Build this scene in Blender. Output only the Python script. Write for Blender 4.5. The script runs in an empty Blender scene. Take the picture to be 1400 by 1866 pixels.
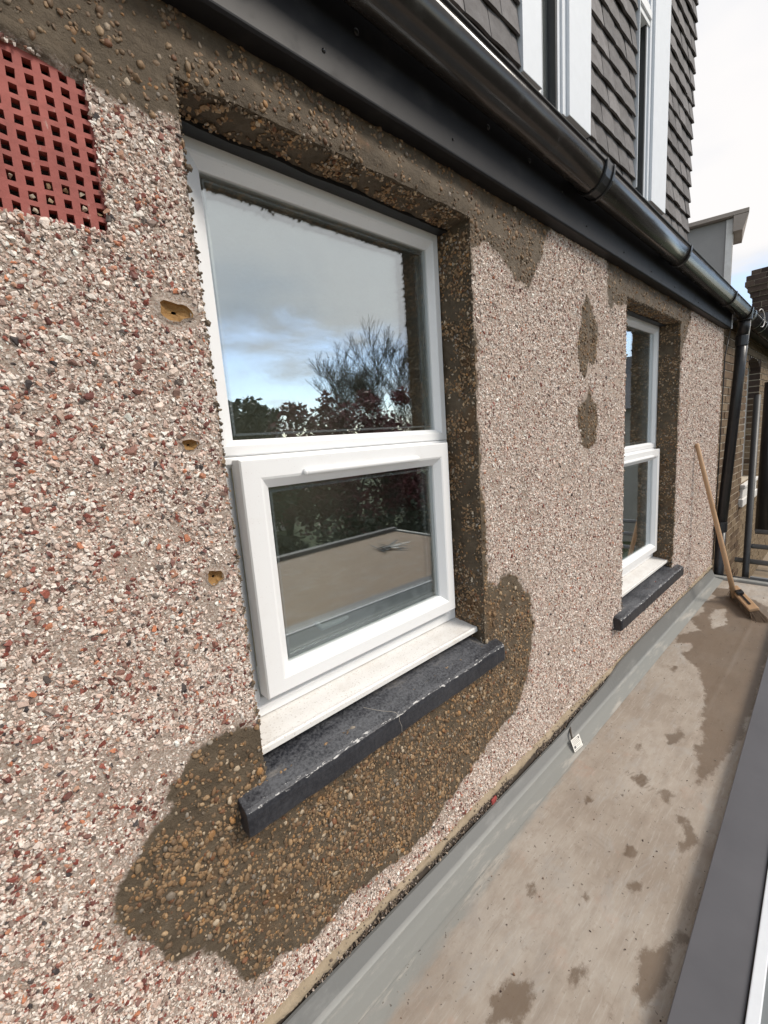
import bpy, math, random
import numpy as np
from mathutils import Matrix, Vector, Euler

# ------------------------------------------------------------------ camera, light, exposure
sc = bpy.context.scene
COL = sc.collection
random.seed(7); RNG = np.random.default_rng(11)
# world axes: X along the wall (away from the camera), Y into the wall, Z up; wall face is y=0
F_PX = 783.88
CAMROWS = Matrix(((0.73623, 0.16100, -0.65730), (-0.67289, 0.07076, -0.73635), (-0.07204, 0.98442, 0.16043)))
CAM = Vector((0, -1, 0))
cd = bpy.data.cameras.new('camera'); cam = bpy.data.objects.new('camera', cd); COL.objects.link(cam)
cam.matrix_world = Matrix.Translation(CAM) @ CAMROWS.to_4x4()
cd.sensor_fit = 'VERTICAL'; cd.sensor_height = 24.0; cd.sensor_width = 18.0
cd.lens = F_PX / 1866 * 24.0
cd.clip_start = 0.02; cd.clip_end = 2000
sc.camera = cam
sc.view_settings.view_transform = 'Standard'; sc.view_settings.look = 'None'
sc.view_settings.exposure = 0.70; sc.view_settings.gamma = 1.0

SUN_EL, SUN_AZ = math.radians(44), math.radians(-62)   # direction the sun stands in, measured from +X towards +Y
w = bpy.data.worlds.new('World'); sc.world = w; w.use_nodes = True
nt = w.node_tree; nt.nodes.clear()
def N(nt, t, **k):
    n = nt.nodes.new(t)
    for a, v in k.items():
        if a in n.inputs.keys(): n.inputs[a].default_value = v
        else: setattr(n, a, v)
    return n
def build_world():
    L = nt.links.new
    out = N(nt, 'ShaderNodeOutputWorld'); bg = N(nt, 'ShaderNodeBackground'); bg.inputs['Strength'].default_value = 1.0
    sky = N(nt, 'ShaderNodeTexSky', sky_type='NISHITA', sun_disc=False, sun_elevation=SUN_EL, sun_rotation=math.pi/2 - SUN_AZ)
    sky.dust_density = .6; sky.ozone_density = 1.5
    sm = N(nt, 'ShaderNodeMix', data_type='RGBA', blend_type='MULTIPLY'); sm.inputs[0].default_value = 1
    L(sky.outputs[0], sm.inputs[6]); sm.inputs[7].default_value = (.15, .152, .16, 1)
    tc = N(nt, 'ShaderNodeTexCoord'); sep = N(nt, 'ShaderNodeSeparateXYZ'); L(tc.outputs['Generated'], sep.inputs[0])
    az = N(nt, 'ShaderNodeMath', operation='ADD'); L(sep.outputs[2], az.inputs[0]); az.inputs[1].default_value = .18
    dv = N(nt, 'ShaderNodeVectorMath', operation='DIVIDE'); cb = N(nt, 'ShaderNodeCombineXYZ')
    L(az.outputs[0], cb.inputs[0]); L(az.outputs[0], cb.inputs[1]); cb.inputs[2].default_value = 1.0
    L(tc.outputs['Generated'], dv.inputs[0]); L(cb.outputs[0], dv.inputs[1])
    no = N(nt, 'ShaderNodeTexNoise', Scale=1.6, Detail=7.0, Roughness=.58, Distortion=.4); L(dv.outputs[0], no.inputs['Vector'])
    # cover grows with height: broken cloud with blue gaps near the horizon, closed deck above
    mr = N(nt, 'ShaderNodeMapRange', interpolation_type='SMOOTHSTEP'); L(sep.outputs[2], mr.inputs[0])
    mr.inputs[1].default_value = .10; mr.inputs[2].default_value = .50; mr.inputs[3].default_value = -.04; mr.inputs[4].default_value = .60
    ad = N(nt, 'ShaderNodeMath', operation='ADD'); L(no.outputs[0], ad.inputs[0]); L(mr.outputs[0], ad.inputs[1])
    m2 = N(nt, 'ShaderNodeMapRange', interpolation_type='SMOOTHSTEP'); L(ad.outputs[0], m2.inputs[0])
    m2.inputs[1].default_value = .42; m2.inputs[2].default_value = .74; m2.inputs[3].default_value = .12
    n2 = N(nt, 'ShaderNodeTexNoise', Scale=.9, Detail=5.0, Roughness=.5); L(dv.outputs[0], n2.inputs['Vector'])
    cr = N(nt, 'ShaderNodeMix', data_type='RGBA'); n2m = N(nt, 'ShaderNodeMapRange', interpolation_type='SMOOTHSTEP'); L(n2.outputs[0], n2m.inputs[0]); n2m.inputs[1].default_value = .36; n2m.inputs[2].default_value = .60; L(n2m.outputs[0], cr.inputs[0])
    cr.inputs[6].default_value = (.44, .475, .53, 1); cr.inputs[7].default_value = (.62, .605, .60, 1)
    mx = N(nt, 'ShaderNodeMix', data_type='RGBA'); L(m2.outputs[0], mx.inputs[0]); L(sm.outputs[2], mx.inputs[6]); L(cr.outputs[2], mx.inputs[7])
    L(mx.outputs[2], bg.inputs[0]); L(bg.outputs[0], out.inputs[0])
build_world()
sl = bpy.data.lights.new('sun', 'SUN'); sl.energy = 1.95; sl.angle = math.radians(20); sl.color = (1, .92, .82)
so = bpy.data.objects.new('sun', sl); COL.objects.link(so)
sd = Vector((math.cos(SUN_EL)*math.cos(SUN_AZ), math.cos(SUN_EL)*math.sin(SUN_AZ), math.sin(SUN_EL)))
so.rotation_euler = sd.to_track_quat('Z', 'Y').to_euler(); so.location = sd*30
sc.cycles.transparent_max_bounces = 16; sc.cycles.max_bounces = 8

# ------------------------------------------------------------------ helpers
def project(p):
    c = CAMROWS.transposed() @ (Vector(p) - CAM)
    if c.z > -1e-3: return (-9999, -9999)
    return (700 + F_PX*c.x/-c.z, 933 - F_PX*c.y/-c.z)

def mk(name, verts, faces, mat, parent=None, smooth=False, attrs=None):
    me = bpy.data.meshes.new(name)
    me.from_pydata([tuple(v) for v in verts], [], [tuple(f) for f in faces]); me.update()
    if mat: me.materials.append(mat)
    if smooth: me.polygons.foreach_set('use_smooth', [True]*len(me.polygons))
    for k, v in (attrs or {}).items():
        a = me.attributes.new(k, 'FLOAT', 'POINT'); a.data.foreach_set('value', np.asarray(v, np.float32))
    o = bpy.data.objects.new(name, me); COL.objects.link(o)
    if parent: setp(o, parent)
    return o
def setp(o, p):
    o.parent = p; o.matrix_parent_inverse = world(p).inverted()
def world(o):
    m = Matrix.LocRotScale(o.location, o.rotation_euler, o.scale)
    if o.parent: return world(o.parent) @ o.matrix_parent_inverse @ m
    return m
def thing(name, loc, label, cat, group=None):
    o = bpy.data.objects.new(name, None); COL.objects.link(o); o.location = loc; o.empty_display_size = .1
    o['label'] = label; o['category'] = cat
    if group: o['group'] = group
    return o
def tag(o, label=None, cat=None, group=None, kind=None):
    for k, v in (('label', label), ('category', cat), ('group', group), ('kind', kind)):
        if v: o[k] = v
    return o
class MB:
    def __init__(s): s.v = []; s.f = []
    def add(s, vs, fs):
        b = len(s.v); s.v += [tuple(v) for v in vs]; s.f += [tuple(i+b for i in f) for f in fs]; return s
    def box(s, x0, x1, y0, y1, z0, z1, M=None):
        vs = [Vector((x, y, z)) for z in (z0, z1) for y in (y0, y1) for x in (x0, x1)]
        if M is not None: vs = [M @ v for v in vs]
        return s.add(vs, [(0,2,3,1),(4,5,7,6),(0,1,5,4),(2,6,7,3),(0,4,6,2),(1,3,7,5)])
    def tube(s, pts, r, n=10, cap=True):
        pts = [Vector(p) for p in pts]; rs = r if hasattr(r, '__len__') else [r]*len(pts)
        b = len(s.v); up = None
        for i, p in enumerate(pts):
            t = (pts[min(i+1, len(pts)-1)] - pts[max(i-1, 0)]).normalized()
            if up is None: up = t.orthogonal().normalized()
            up = (up - t*up.dot(t)); up = up.normalized() if up.length > 1e-6 else t.orthogonal().normalized()
            q = t.cross(up)
            for k in range(n):
                a = 2*math.pi*k/n; s.v.append(tuple(p + (up*math.cos(a) + q*math.sin(a))*rs[i]))
        for i in range(len(pts)-1):
            for k in range(n):
                k2 = (k+1) % n; s.f.append((b+i*n+k, b+i*n+k2, b+(i+1)*n+k2, b+(i+1)*n+k))
        if cap:
            s.f.append(tuple(b+k for k in reversed(range(n)))); s.f.append(tuple(b+(len(pts)-1)*n+k for k in range(n)))
        return s
    def extrude_x(s, prof, xs, dz=lambda x: 0, closed=True, caps=True):
        """prof: list of (y,z); swept along the xs"""
        b = len(s.v); n = len(prof)
        for x in xs:
            for (y, z) in prof: s.v.append((x, y, z+dz(x)))
        m = n if closed else n-1
        for i in range(len(xs)-1):
            for k in range(m):
                k2 = (k+1) % n; s.f.append((b+i*n+k, b+(i+1)*n+k, b+(i+1)*n+k2, b+i*n+k2))
        if closed and caps:
            s.f.append(tuple(b+k for k in range(n))); s.f.append(tuple(b+(len(xs)-1)*n+k for k in reversed(range(n))))
        return s
    def build(s, name, mat, parent=None, smooth=False, bevel=0, segs=2, autosmooth=False):
        o = mk(name, s.v, s.f, mat, parent, smooth)
        if bevel:
            m = o.modifiers.new('bevel', 'BEVEL'); m.width = bevel; m.segments = segs; m.limit_method = 'ANGLE'; m.angle_limit = math.radians(35)
        return o

# value noise in numpy
_T = RNG.random((64, 64, 64)).astype(np.float32)
def vnoise(p):
    p = np.asarray(p, float); i = np.floor(p).astype(int); f = p - i; f = f*f*(3-2*f); r = 0
    for dx in (0, 1):
        for dy in (0, 1):
            for dz in (0, 1):
                wt = (f[:, 0] if dx else 1-f[:, 0])*(f[:, 1] if dy else 1-f[:, 1])*(f[:, 2] if dz else 1-f[:, 2])
                r = r + wt*_T[(i[:, 0]+dx) % 64, (i[:, 1]+dy) % 64, (i[:, 2]+dz) % 64]
    return r
def fbm(p, sc_, o=3, g=.5, seed=0):
    p = np.asarray(p, float)*sc_ + seed*17.3; a = 1; s_ = 0; t = 0
    for _ in range(o):
        s_ = s_ + a*vnoise(p); t += a; a *= g; p = p*2.03 + 5.1
    return s_/t - .5       # about -.5 .. .5
def fb2(x, z, sc_, o=3, seed=0):
    return fbm(np.stack([x, np.zeros_like(x)+.37, z], 1), sc_, o, seed=seed)
def sdpoly(x, z, poly):
    """signed distance, positive inside"""
    P = np.asarray(poly, float); Q = np.roll(P, -1, 0); d = np.full(len(x), 1e9); ins = np.zeros(len(x), bool)
    for (ax, az), (bx, bz) in zip(P, Q):
        ex, ez = bx-ax, bz-az; t = np.clip(((x-ax)*ex + (z-az)*ez)/(ex*ex+ez*ez+1e-12), 0, 1)
        d = np.minimum(d, np.hypot(x-ax-t*ex, z-az-t*ez))
        c = (az > z) != (bz > z)
        with np.errstate(divide='ignore', invalid='ignore'):
            xi = ax + (z-az)*ex/np.where(ez == 0, 1e-12, ez)
        ins ^= c & (x < xi)
    return np.where(ins, d, -d)

# ------------------------------------------------------------------ materials
class Mat:
    def __init__(s, name):
        s.m = bpy.data.materials.new(name); s.m.use_nodes = True; s.nt = s.m.node_tree
        s.b = s.nt.nodes['Principled BSDF']; s.out = s.nt.nodes['Material Output']; s.L = s.nt.links.new
        s.tc = s.nt.nodes.new('ShaderNodeNewGeometry').outputs['Position']
    def n(s, t, **k): return N(s.nt, t, **k)
    def noise(s, scale, detail=4, rough=.55, dist=0, vec=None, stretch=None):
        v = vec or s.tc
        if stretch:
            mp = s.n('ShaderNodeMapping'); mp.inputs['Scale'].default_value = stretch; s.L(v, mp.inputs[0]); v = mp.outputs[0]
        no = s.n('ShaderNodeTexNoise', Scale=scale, Detail=detail, Roughness=rough, Distortion=dist); s.L(v, no.inputs['Vector']); return no.outputs[0]
    def ramp(s, src, stops):
        r = s.n('ShaderNodeValToRGB'); s.L(src, r.inputs[0]); e = r.color_ramp.elements
        while len(e) < len(stops): e.new(.5)
        for i, (p, c) in enumerate(stops):
            e[i].position = p; e[i].color = c if len(c) == 4 else (*c, 1)
        return r.outputs[0]
    def mix(s, fac, a, b, mode='MIX'):
        m = s.n('ShaderNodeMix', data_type='RGBA', blend_type=mode)
        for i, v in ((0, fac), (6, a), (7, b)):
            if isinstance(v, (int, float)): m.inputs[i].default_value = v
            elif isinstance(v, tuple): m.inputs[i].default_value = v if len(v) == 4 else (*v, 1)
            else: s.L(v, m.inputs[i])
        return m.outputs[2]
    def math(s, op, a, b=0.0, c=None, clamp=False):
        m = s.n('ShaderNodeMath', operation=op, use_clamp=clamp)
        for i, v in enumerate((a, b) if c is None else (a, b, c)):
            if isinstance(v, (int, float)): m.inputs[i].default_value = v
            else: s.L(v, m.inputs[i])
        return m.outputs[0]
    def mr(s, v, a, b, c=0.0, d=1.0):
        m = s.n('ShaderNodeMapRange', interpolation_type='SMOOTHSTEP'); s.L(v, m.inputs[0])
        for i, q in enumerate((a, b, c, d)): m.inputs[i+1].default_value = q
        return m.outputs[0]
    def attr(s, name, typ='GEOMETRY', out='Fac'):
        a = s.n('ShaderNodeAttribute', attribute_name=name, attribute_type=typ); return a.outputs[out]
    def bump(s, h, strength=.5, dist=.01, prev=None):
        b = s.n('ShaderNodeBump', Strength=strength, Distance=dist); s.L(h, b.inputs['Height'])
        if prev: s.L(prev, b.inputs['Normal'])
        s.L(b.outputs[0], s.b.inputs['Normal']); return b.outputs[0]
    def set(s, col=None, rough=None, metal=None, spec=None, coat=None):
        for k, v in (('Base Color', col), ('Roughness', rough), ('Metallic', metal), ('Specular IOR Level', spec), ('Coat Weight', coat)):
            if v is None: continue
            if isinstance(v, (int, float)): s.b.inputs[k].default_value = v
            elif isinstance(v, tuple): s.b.inputs[k].default_value = (*v, 1)
            else: s.L(v, s.b.inputs[k])
        return s

def simple(name, c0, c1, scale=8, rough=.6, bump=.15, bscale=60, metal=0, spec=.5, bd=.003):
    m = Mat(name); n = m.noise(scale, 6); m.set(m.mix(n, c0, c1), rough, metal, spec)
    if bump: m.bump(m.noise(bscale, 4), bump, bd)
    return m.m

def mat_render():
    m = Mat('render_mortar'); mud = m.attr('mud'); n = m.noise(55, 6, .65); f = m.noise(9, 5, .6)
    k = m.mr(m.math('ADD', mud, m.math('MULTIPLY', m.math('SUBTRACT', n, .5), 1.1)), .27, .73)
    pale = m.ramp(m.noise(22, 8, .7), [(.25, (.25, .185, .14)), (.6, (.42, .335, .265)), (.8, (.56, .47, .39))])
    wet = m.ramp(m.noise(14, 8, .7), [(.25, (.058, .042, .026)), (.55, (.118, .089, .059)), (.8, (.185, .148, .103))])
    rust = m.mr(m.noise(6, 3), .58, .72)
    wet = m.mix(m.math('MULTIPLY', rust, .5), wet, (.17, .085, .03))
    vo = m.n('ShaderNodeTexVoronoi', Scale=330.0, Randomness=1.0); m.L(m.tc, vo.inputs['Vector']); vs = m.n('ShaderNodeSeparateColor'); m.L(vo.outputs['Color'], vs.inputs[0])
    fine = m.ramp(vs.outputs[0], [(.0, (.26, .18, .145)), (.35, (.42, .345, .29)), (.6, (.50, .42, .365)), (.9, (.66, .60, .55)), (.97, (.30, .13, .10))])
    pale = m.mix(.6, pale, fine)
    dirt = m.mr(m.noise(3.2, 5, .6, stretch=(1, 1, .35)), .5, .75)
    pale = m.mix(m.math('MULTIPLY', dirt, .35), pale, (.2, .165, .13))
    m.set(m.mix(k, pale, wet), m.math('SUBTRACT', .92, m.math('MULTIPLY', k, .27)), spec=.35)
    b = m.bump(m.noise(150, 6, .75), .9, .006); m.bump(m.noise(45, 5, .6), .5, .012, b)
    return m.m
def mat_stone():
    m = Mat('dash_stone'); c = m.attr('col', 'INSTANCER', 'Color')
    n = m.noise(260, 4, .6)
    m.set(m.mix(.9, c, m.ramp(n, [(.25, (.55, .52, .5)), (.6, (1.0, 1.0, 1.0)), (.8, (1.1, 1.08, 1.05))]), 'MULTIPLY'), .62, spec=.4)
    m.bump(n, .35, .002)
    return m.m
def mat_upvc(name='white_upvc', c=(.78, .785, .79)):
    m = Mat(name); n = m.noise(30, 8, .7); sp = m.mr(m.noise(320, 2, .5), .70, .76)
    d = m.mr(m.noise(7, 6, .65), .55, .8)
    col = m.mix(m.math('MULTIPLY', d, .25), c, (.62, .58, .53)); col = m.mix(m.math('MULTIPLY', sp, .55), col, (.36, .31, .26))
    m.set(col, m.ramp(n, [(.3, (.28,)*3), (.7, (.42,)*3)]), spec=.5); return m.m
def mat_cill():
    m = Mat('dusty_white_cill'); sp = m.mr(m.noise(190, 2, .5), .61, .67)
    d = m.mr(m.noise(10, 7, .7), .42, .75)
    col = m.mix(m.math('MULTIPLY', d, .5), (.73, .72, .70), (.56, .51, .455)); col = m.mix(m.math('MULTIPLY', sp, .45), col, (.30, .25, .20))
    m.set(col, .5); m.bump(m.noise(300, 3), .15, .001); return m.m
def mat_sill():
    m = Mat('black_painted_sill'); e = m.attr('edge'); n = m.noise(120, 6, .75); n2 = m.noise(9, 6, .7, stretch=(.35, 1, 1))
    top = m.math('MAXIMUM', m.n('ShaderNodeSeparateXYZ').outputs[2], 0)
    geo = m.n('ShaderNodeNewGeometry'); sp = m.n('ShaderNodeSeparateXYZ'); m.L(geo.outputs['Normal'], sp.inputs[0])
    up = m.mr(sp.outputs[2], .3, .9)
    dust = m.math('MULTIPLY', m.mr(m.math('ADD', m.math('MULTIPLY', n, .7), m.math('MULTIPLY', n2, .6)), .50, .82), m.math('MULTIPLY_ADD', up, .45, .16))
    col = m.mix(dust, (.013, .014, .019), (.17, .175, .19))
    back = m.attr('back'); col = m.mix(m.mr(m.math('ADD', back, m.math('MULTIPLY', m.math('SUBTRACT', n2, .5), 1.6)), .75, 1.25), col, (.33, .29, .24))
    ch = m.mr(m.math('ADD', e, m.math('MULTIPLY', m.math('SUBTRACT', m.noise(60, 5, .7, stretch=(.6, 2, 2)), .5), 2.2)), 1.08, 1.16)
    col = m.mix(ch, col, (.50, .49, .48))
    m.set(col, m.math('MULTIPLY_ADD', dust, .4, .38)); m.bump(m.noise(90, 6, .7), .4, .003); return m.m
def mat_black(name='black_pvc', c=(.016, .016, .018), r=.32):
    m = Mat(name); d = m.noise(12, 7, .65); k = m.mr(d, .5, .8)
    m.set(m.mix(m.math('MULTIPLY', k, .28), c, (.09, .085, .08)), m.math('MULTIPLY_ADD', k, .18, r), spec=.5)
    m.bump(m.noise(4, 2), .12, .01); return m.m
def mat_glass():
    m = Mat('window_glass'); fr = m.n('ShaderNodeLayerWeight')
    gl = m.n('ShaderNodeBsdfGlossy'); gl.inputs['Roughness'].default_value = .0; gl.inputs['Color'].default_value = (.93, .97, 1, 1)
    tr = m.n('ShaderNodeBsdfTransparent'); tr.inputs['Color'].default_value = (.93, .95, .94, 1)
    df = m.n('ShaderNodeBsdfDiffuse'); df.inputs['Color'].default_value = (.5, .5, .5, 1)
    mx = m.n('ShaderNodeMixShader'); m.L(m.math('MULTIPLY_ADD', m.math('POWER', fr.outputs['Facing'], 4.0), 1.2, .225, clamp=True), mx.inputs[0]); m.L(tr.outputs[0], mx.inputs[1]); m.L(gl.outputs[0], mx.inputs[2])
    sm = m.mr(m.noise(5, 6, .6, 1.0, stretch=(1.5, 1, .5)), .45, .9)
    m2 = m.n('ShaderNodeMixShader'); m.L(m.math('MULTIPLY', sm, .010), m2.inputs[0]); m.L(mx.outputs[0], m2.inputs[1]); m.L(df.outputs[0], m2.inputs[2])
    m.L(m2.outputs[0], m.out.inputs[0]); return m.m
def mat_tile():
    m = Mat('clay_tile'); oi = m.n('ShaderNodeObjectInfo'); n = m.noise(18, 7, .7)
    a = m.ramp(n, [(.3, (.115, .107, .106)), (.6, (.175, .166, .166)), (.8, (.24, .226, .224))])
    v = m.math('MULTIPLY_ADD', oi.outputs['Random'], .5, .75)
    cv = m.n('ShaderNodeCombineColor'); [m.L(v, cv.inputs[i]) for i in range(3)]
    m.set(m.mix(1.0, a, cv.outputs[0], 'MULTIPLY'), .8, spec=.3); m.bump(m.noise(120, 6, .7), .5, .003); return m.m
def mat_brick(name, c0, c1, c2):
    m = Mat(name); oi = m.n('ShaderNodeObjectInfo'); br = m.attr('tone')
    n = m.noise(25, 6, .7); a = m.ramp(m.math('ADD', m.math('MULTIPLY', m.noise(5.3, 2, .5), .5), m.math('MULTIPLY', m.math('ADD', oi.outputs['Random'], br), .55)), [(.2, c0), (.5, c1), (.8, c2)])
    m.set(m.mix(m.mr(n, .35, .75), a, m.mix(.5, a, (.04, .03, .025))), .9, spec=.2); m.bump(n, .6, .005); return m.m
def mat_floor():
    m = Mat('roof_resin'); wet = m.attr('wet'); edge = m.attr('clean'); rid = m.attr('pink')
    n = m.noise(28, 9, .7); a = m.noise(2.2, 6, .6)
    st = m.noise(9, 7, .72, 0, stretch=(1, 2.2, 1))
    scr = m.noise(60, 5, .7, .3, stretch=(.22, 2.4, 1))
    base = m.ramp(a, [(.3, (.27, .225, .183)), (.5, (.35, .305, .258)), (.72, (.43, .395, .352))])
    base = m.mix(m.mr(st, .4, .7), base, m.mix(.5, base, (.25, .20, .16)))
    base = m.mix(m.math('MULTIPLY', m.mr(scr, .5, .72), .45), base, (.46, .43, .39))
    base = m.mix(m.math('MULTIPLY', m.mr(n, .55, .72), .5), base, (.20, .155, .12))
    base = m.mix(m.math('MULTIPLY', m.mr(m.noise(5.0, 5, .7), .58, .75), .35), base, (.40, .24, .175))
    # clean resin shows grey-green towards the wall
    cg = m.mr(m.math('ADD', edge, m.math('MULTIPLY', m.math('SUBTRACT', m.noise(13, 7, .7, 0, stretch=(.45, 1, 1)), .5), 1.4)), .3, .8)
    gcol = m.mix(m.mr(m.noise(11, 7, .7, 0, stretch=(.25, 1.5, 1)), .52, .66), (.265, .27, .255), (.43, .41, .37))
    base = m.mix(m.math('MULTIPLY', m.attr('pink'), .75), base, (.235, .155, .10)); base = m.mix(cg, base, gcol)
    k = m.mr(m.math('ADD', wet, m.math('MULTIPLY', m.math('SUBTRACT', m.noise(24, 7, .72, 0, stretch=(.8, 1.2, 1)), .5), 1.1)), .36, .62)
    sx = m.n('ShaderNodeSeparateXYZ'); m.L(m.tc, sx.inputs[0]); wob = m.math('MULTIPLY', m.math('SUBTRACT', m.noise(45, 5, .7), .5), 3.0)
    for (fx, fy, ca, sa, la, lb, fr_, st_) in ((2.02, -.40, .35, .94, .075, .030, 360, .35), (1.58, -.40, .97, -.2, .05, .03, 300, .12)):
        dx = m.math('SUBTRACT', sx.outputs[0], fx); dy = m.math('SUBTRACT', sx.outputs[1], fy)
        a_ = m.math('ADD', m.math('MULTIPLY', dx, ca), m.math('MULTIPLY', dy, sa)); b_ = m.math('SUBTRACT', m.math('MULTIPLY', dy, ca), m.math('MULTIPLY', dx, sa))
        e_ = m.math('ADD', m.math('ADD', m.math('POWER', m.math('ABSOLUTE', m.math('DIVIDE', a_, la)), 2.0), m.math('POWER', m.math('ABSOLUTE', m.math('DIVIDE', b_, lb)), 2.0)), wob)
        w_ = m.mr(m.math('SINE', m.math('MULTIPLY', a_, fr_)), -.1, .5)
        base = m.mix(m.math('MULTIPLY', m.math('MULTIPLY', m.mr(e_, .8, 1.1, 1.0, 0.0), w_), st_), base, (.13, .095, .07))
    scf = m.mr(m.noise(3.2, 8, .75, 2.5, stretch=(.5, 1.6, 1)), .60, .66); scg = m.mr(m.noise(17, 5, .7), .5, .62)
    base = m.mix(m.math('MULTIPLY', m.math('MULTIPLY', scf, scg), .45), base, (.17, .12, .085))
    lin = m.mr(m.noise(2.0, 6, .8, 1.2, stretch=(.3, 14, 1)), .62, .70)
    base = m.mix(m.math('MULTIPLY', lin, .40), base, (.18, .14, .11))
    gp_ = m.mr(m.noise(4.2, 8, .72, .8, stretch=(.7, 1.6, 1)), .50, .66); base = m.mix(m.math('MULTIPLY', gp_, .5), base, (.33, .315, .295))
    dk_ = m.mr(m.noise(2.7, 7, .7, .5, stretch=(.6, 1.8, 1)), .48, .70); base = m.mix(m.math('MULTIPLY', dk_, .35), base, (.215, .175, .145))
    sp = m.mr(m.noise(75, 2, .4), .72, .75)
    base = m.mix(m.math('MULTIPLY', sp, .7), base, (.07, .05, .04))
    wc = m.mix(.78, base, m.mix(m.noise(6, 5), (.088, .060, .038), (.155, .108, .072)))
    m.set(m.mix(k, base, wc), m.math('SUBTRACT', .72, m.math('MULTIPLY', k, .3)), spec=.4)
    m.bump(m.noise(130, 6, .7), .3, .002, m.bump(m.noise(12, 4), .2, .006)); return m.m
def mat_flash():
    m = Mat('grey_resin_trim'); n = m.noise(12, 7, .7, 0, stretch=(.25, 1.5, 1))
    c = m.mix(m.mr(n, .5, .68), (.262, .268, .255), (.42, .40, .365)); c = m.mix(m.attr('face'), c, m.mix(m.mr(m.noise(8, 7, .7, 0, stretch=(.3, 1, 1)), .5, .75), (.150, .152, .148), (.235, .235, .225)))
    m.set(c, .5); m.bump(m.noise(70, 4), .2, .002); return m.m
def mat_wood(name='pine_wood', a=(.52, .34, .20), b=(.40, .245, .135)):
    m = Mat(name); n = m.noise(30, 6, .6, .5, stretch=(1, 1, .08)); m.set(m.mix(n, b, a), .55)
    m.bump(m.noise(90, 4, .6, 0, stretch=(1, 1, .1)), .3, .002); return m.m
def mat_leaf(name, c0, c1):
    m = Mat(name); n = m.noise(1.4, 3); o = m.noise(25, 2); m.set(m.mix(m.math('MULTIPLY_ADD', o, .5, m.math('MULTIPLY', n, .5)), c0, c1), .6); return m.m
def mat_terracotta():
    m = Mat('painted_terracotta'); n = m.noise(30, 8, .7); c = m.ramp(m.noise(9, 5), [(.3, (.22, .052, .042)), (.6, (.33, .085, .068)), (.8, (.39, .15, .12))])
    c = m.mix(m.mr(m.noise(17, 7, .75, 0, stretch=(1, 1, .4)), .56, .66), c, (.42, .30, .26))
    m.set(m.mix(m.math('MULTIPLY', m.mr(n, .5, .8), .45), c, (.12, .045, .035)), .72); m.bump(n, .6, .003); return m.m

M = dict(render=mat_render(), stone=mat_stone(), upvc=mat_upvc(), cill=mat_cill(), sill=mat_sill(), black=mat_black(), glass=mat_glass(),
         tile=mat_tile(), floor=mat_floor(), flash=mat_flash(), wood=mat_wood(), terra=mat_terracotta(),
         gasket=simple('gasket_rubber', (.010, .010, .010), (.02, .02, .02), rough=.45),
         spacer=simple('spacer_bar', (.30, .31, .31), (.40, .41, .41), rough=.4, metal=.6, bump=0),
         room=simple('dark_room', (.028, .027, .026), (.045, .043, .041), rough=.9, bump=0),
         grey_pvc=mat_black('grey_black_pvc', (.026, .023, .021), .17),
         cap=simple('lead_grey_board', (.066, .066, .074), (.112, .111, .122), 5, .42, .2, 12),
         cheek=simple('grey_cheek', (.27, .26, .255), (.34, .325, .315), 6, .8, .25, 40),
         trim=simple('painted_timber', (.55, .52, .49), (.78, .77, .75), 20, .6, .3, 60),
         roofedge=simple('stone_coping', (.28, .235, .20), (.40, .34, .30), 10, .8, .4, 50),
         brick=mat_brick('yellow_stock_brick', (.085, .055, .036), (.16, .108, .068), (.24, .178, .115)),
         brick2=mat_brick('sooty_brick', (.045, .032, .028), (.085, .06, .05), (.13, .095, .075)),
         mortar=simple('brick_mortar', (.36, .31, .24), (.50, .44, .35), 12, .95, .5, 90),
         steel=simple('galvanised_tube', (.16, .17, .18), (.30, .31, .32), 14, .5, .2, 60, metal=.2),
         painted_tube=simple('paint_spotted_tube', (.02, .02, .022), (.045, .045, .045), 14, .45, .2, 60),
         board=mat_wood('scaffold_board_wood', (.34, .27, .19), (.235, .175, .115)),
         ochre=simple('bare_brick_chip', (.17, .085, .03), (.40, .235, .08), 70, .85, .8, 160),
         hole=simple('hole_dark', (.02, .012, .01), (.05, .03, .02), 60, .9, .3),
         lip=simple('mortar_lip', (.20, .155, .10), (.42, .34, .245), 16, .9, .8, 70, bd=.008),
         gap=simple('dark_matte', (.03, .024, .02), (.11, .085, .065), 20, .8, .6),  # matte dark tone; also stands in for shade in the base and lap gaps
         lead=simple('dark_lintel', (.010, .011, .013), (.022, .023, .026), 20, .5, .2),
         bristle=simple('broom_bristle', (.12, .08, .055), (.30, .22, .15), 60, .8, .3),
         bark=simple('bark', (.045, .036, .028), (.095, .078, .062), 8, .9, .5, 25),
         red_leaf=mat_leaf('plum_leaf', (.085, .022, .028), (.20, .045, .055)),
         green_leaf=mat_leaf('hedge_leaf', (.014, .026, .010), (.035, .058, .018)),
         dark_leaf=mat_leaf('evergreen_leaf', (.010, .018, .008), (.026, .040, .015)),
         ground=simple('garden_ground', (.03, .05, .018), (.07, .085, .035), .6, .95, .3, 8),
         slate=simple('slate_roof', (.06, .06, .068), (.10, .10, .108), 4, .7, .4, 30),
         housewall=simple('far_render', (.30, .28, .25), (.40, .38, .34), 2, .9, .3, 12),
         paper=simple('white_label_paper', (.66, .65, .60), (.76, .75, .71), 20, .6, 0),
         ink=simple('label_print', (.08, .08, .08), (.14, .14, .14), 20, .7, 0),
         blob=simple('mortar_drop', (.34, .30, .25), (.5, .46, .40), 40, .9, .5),
         white_paint=simple('white_paint', (.60, .63, .67), (.68, .71, .75), 20, .45, .1, 60),
         rust=simple('red_paint', (.22, .03, .03), (.33, .06, .05), 30, .7, .3))
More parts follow.
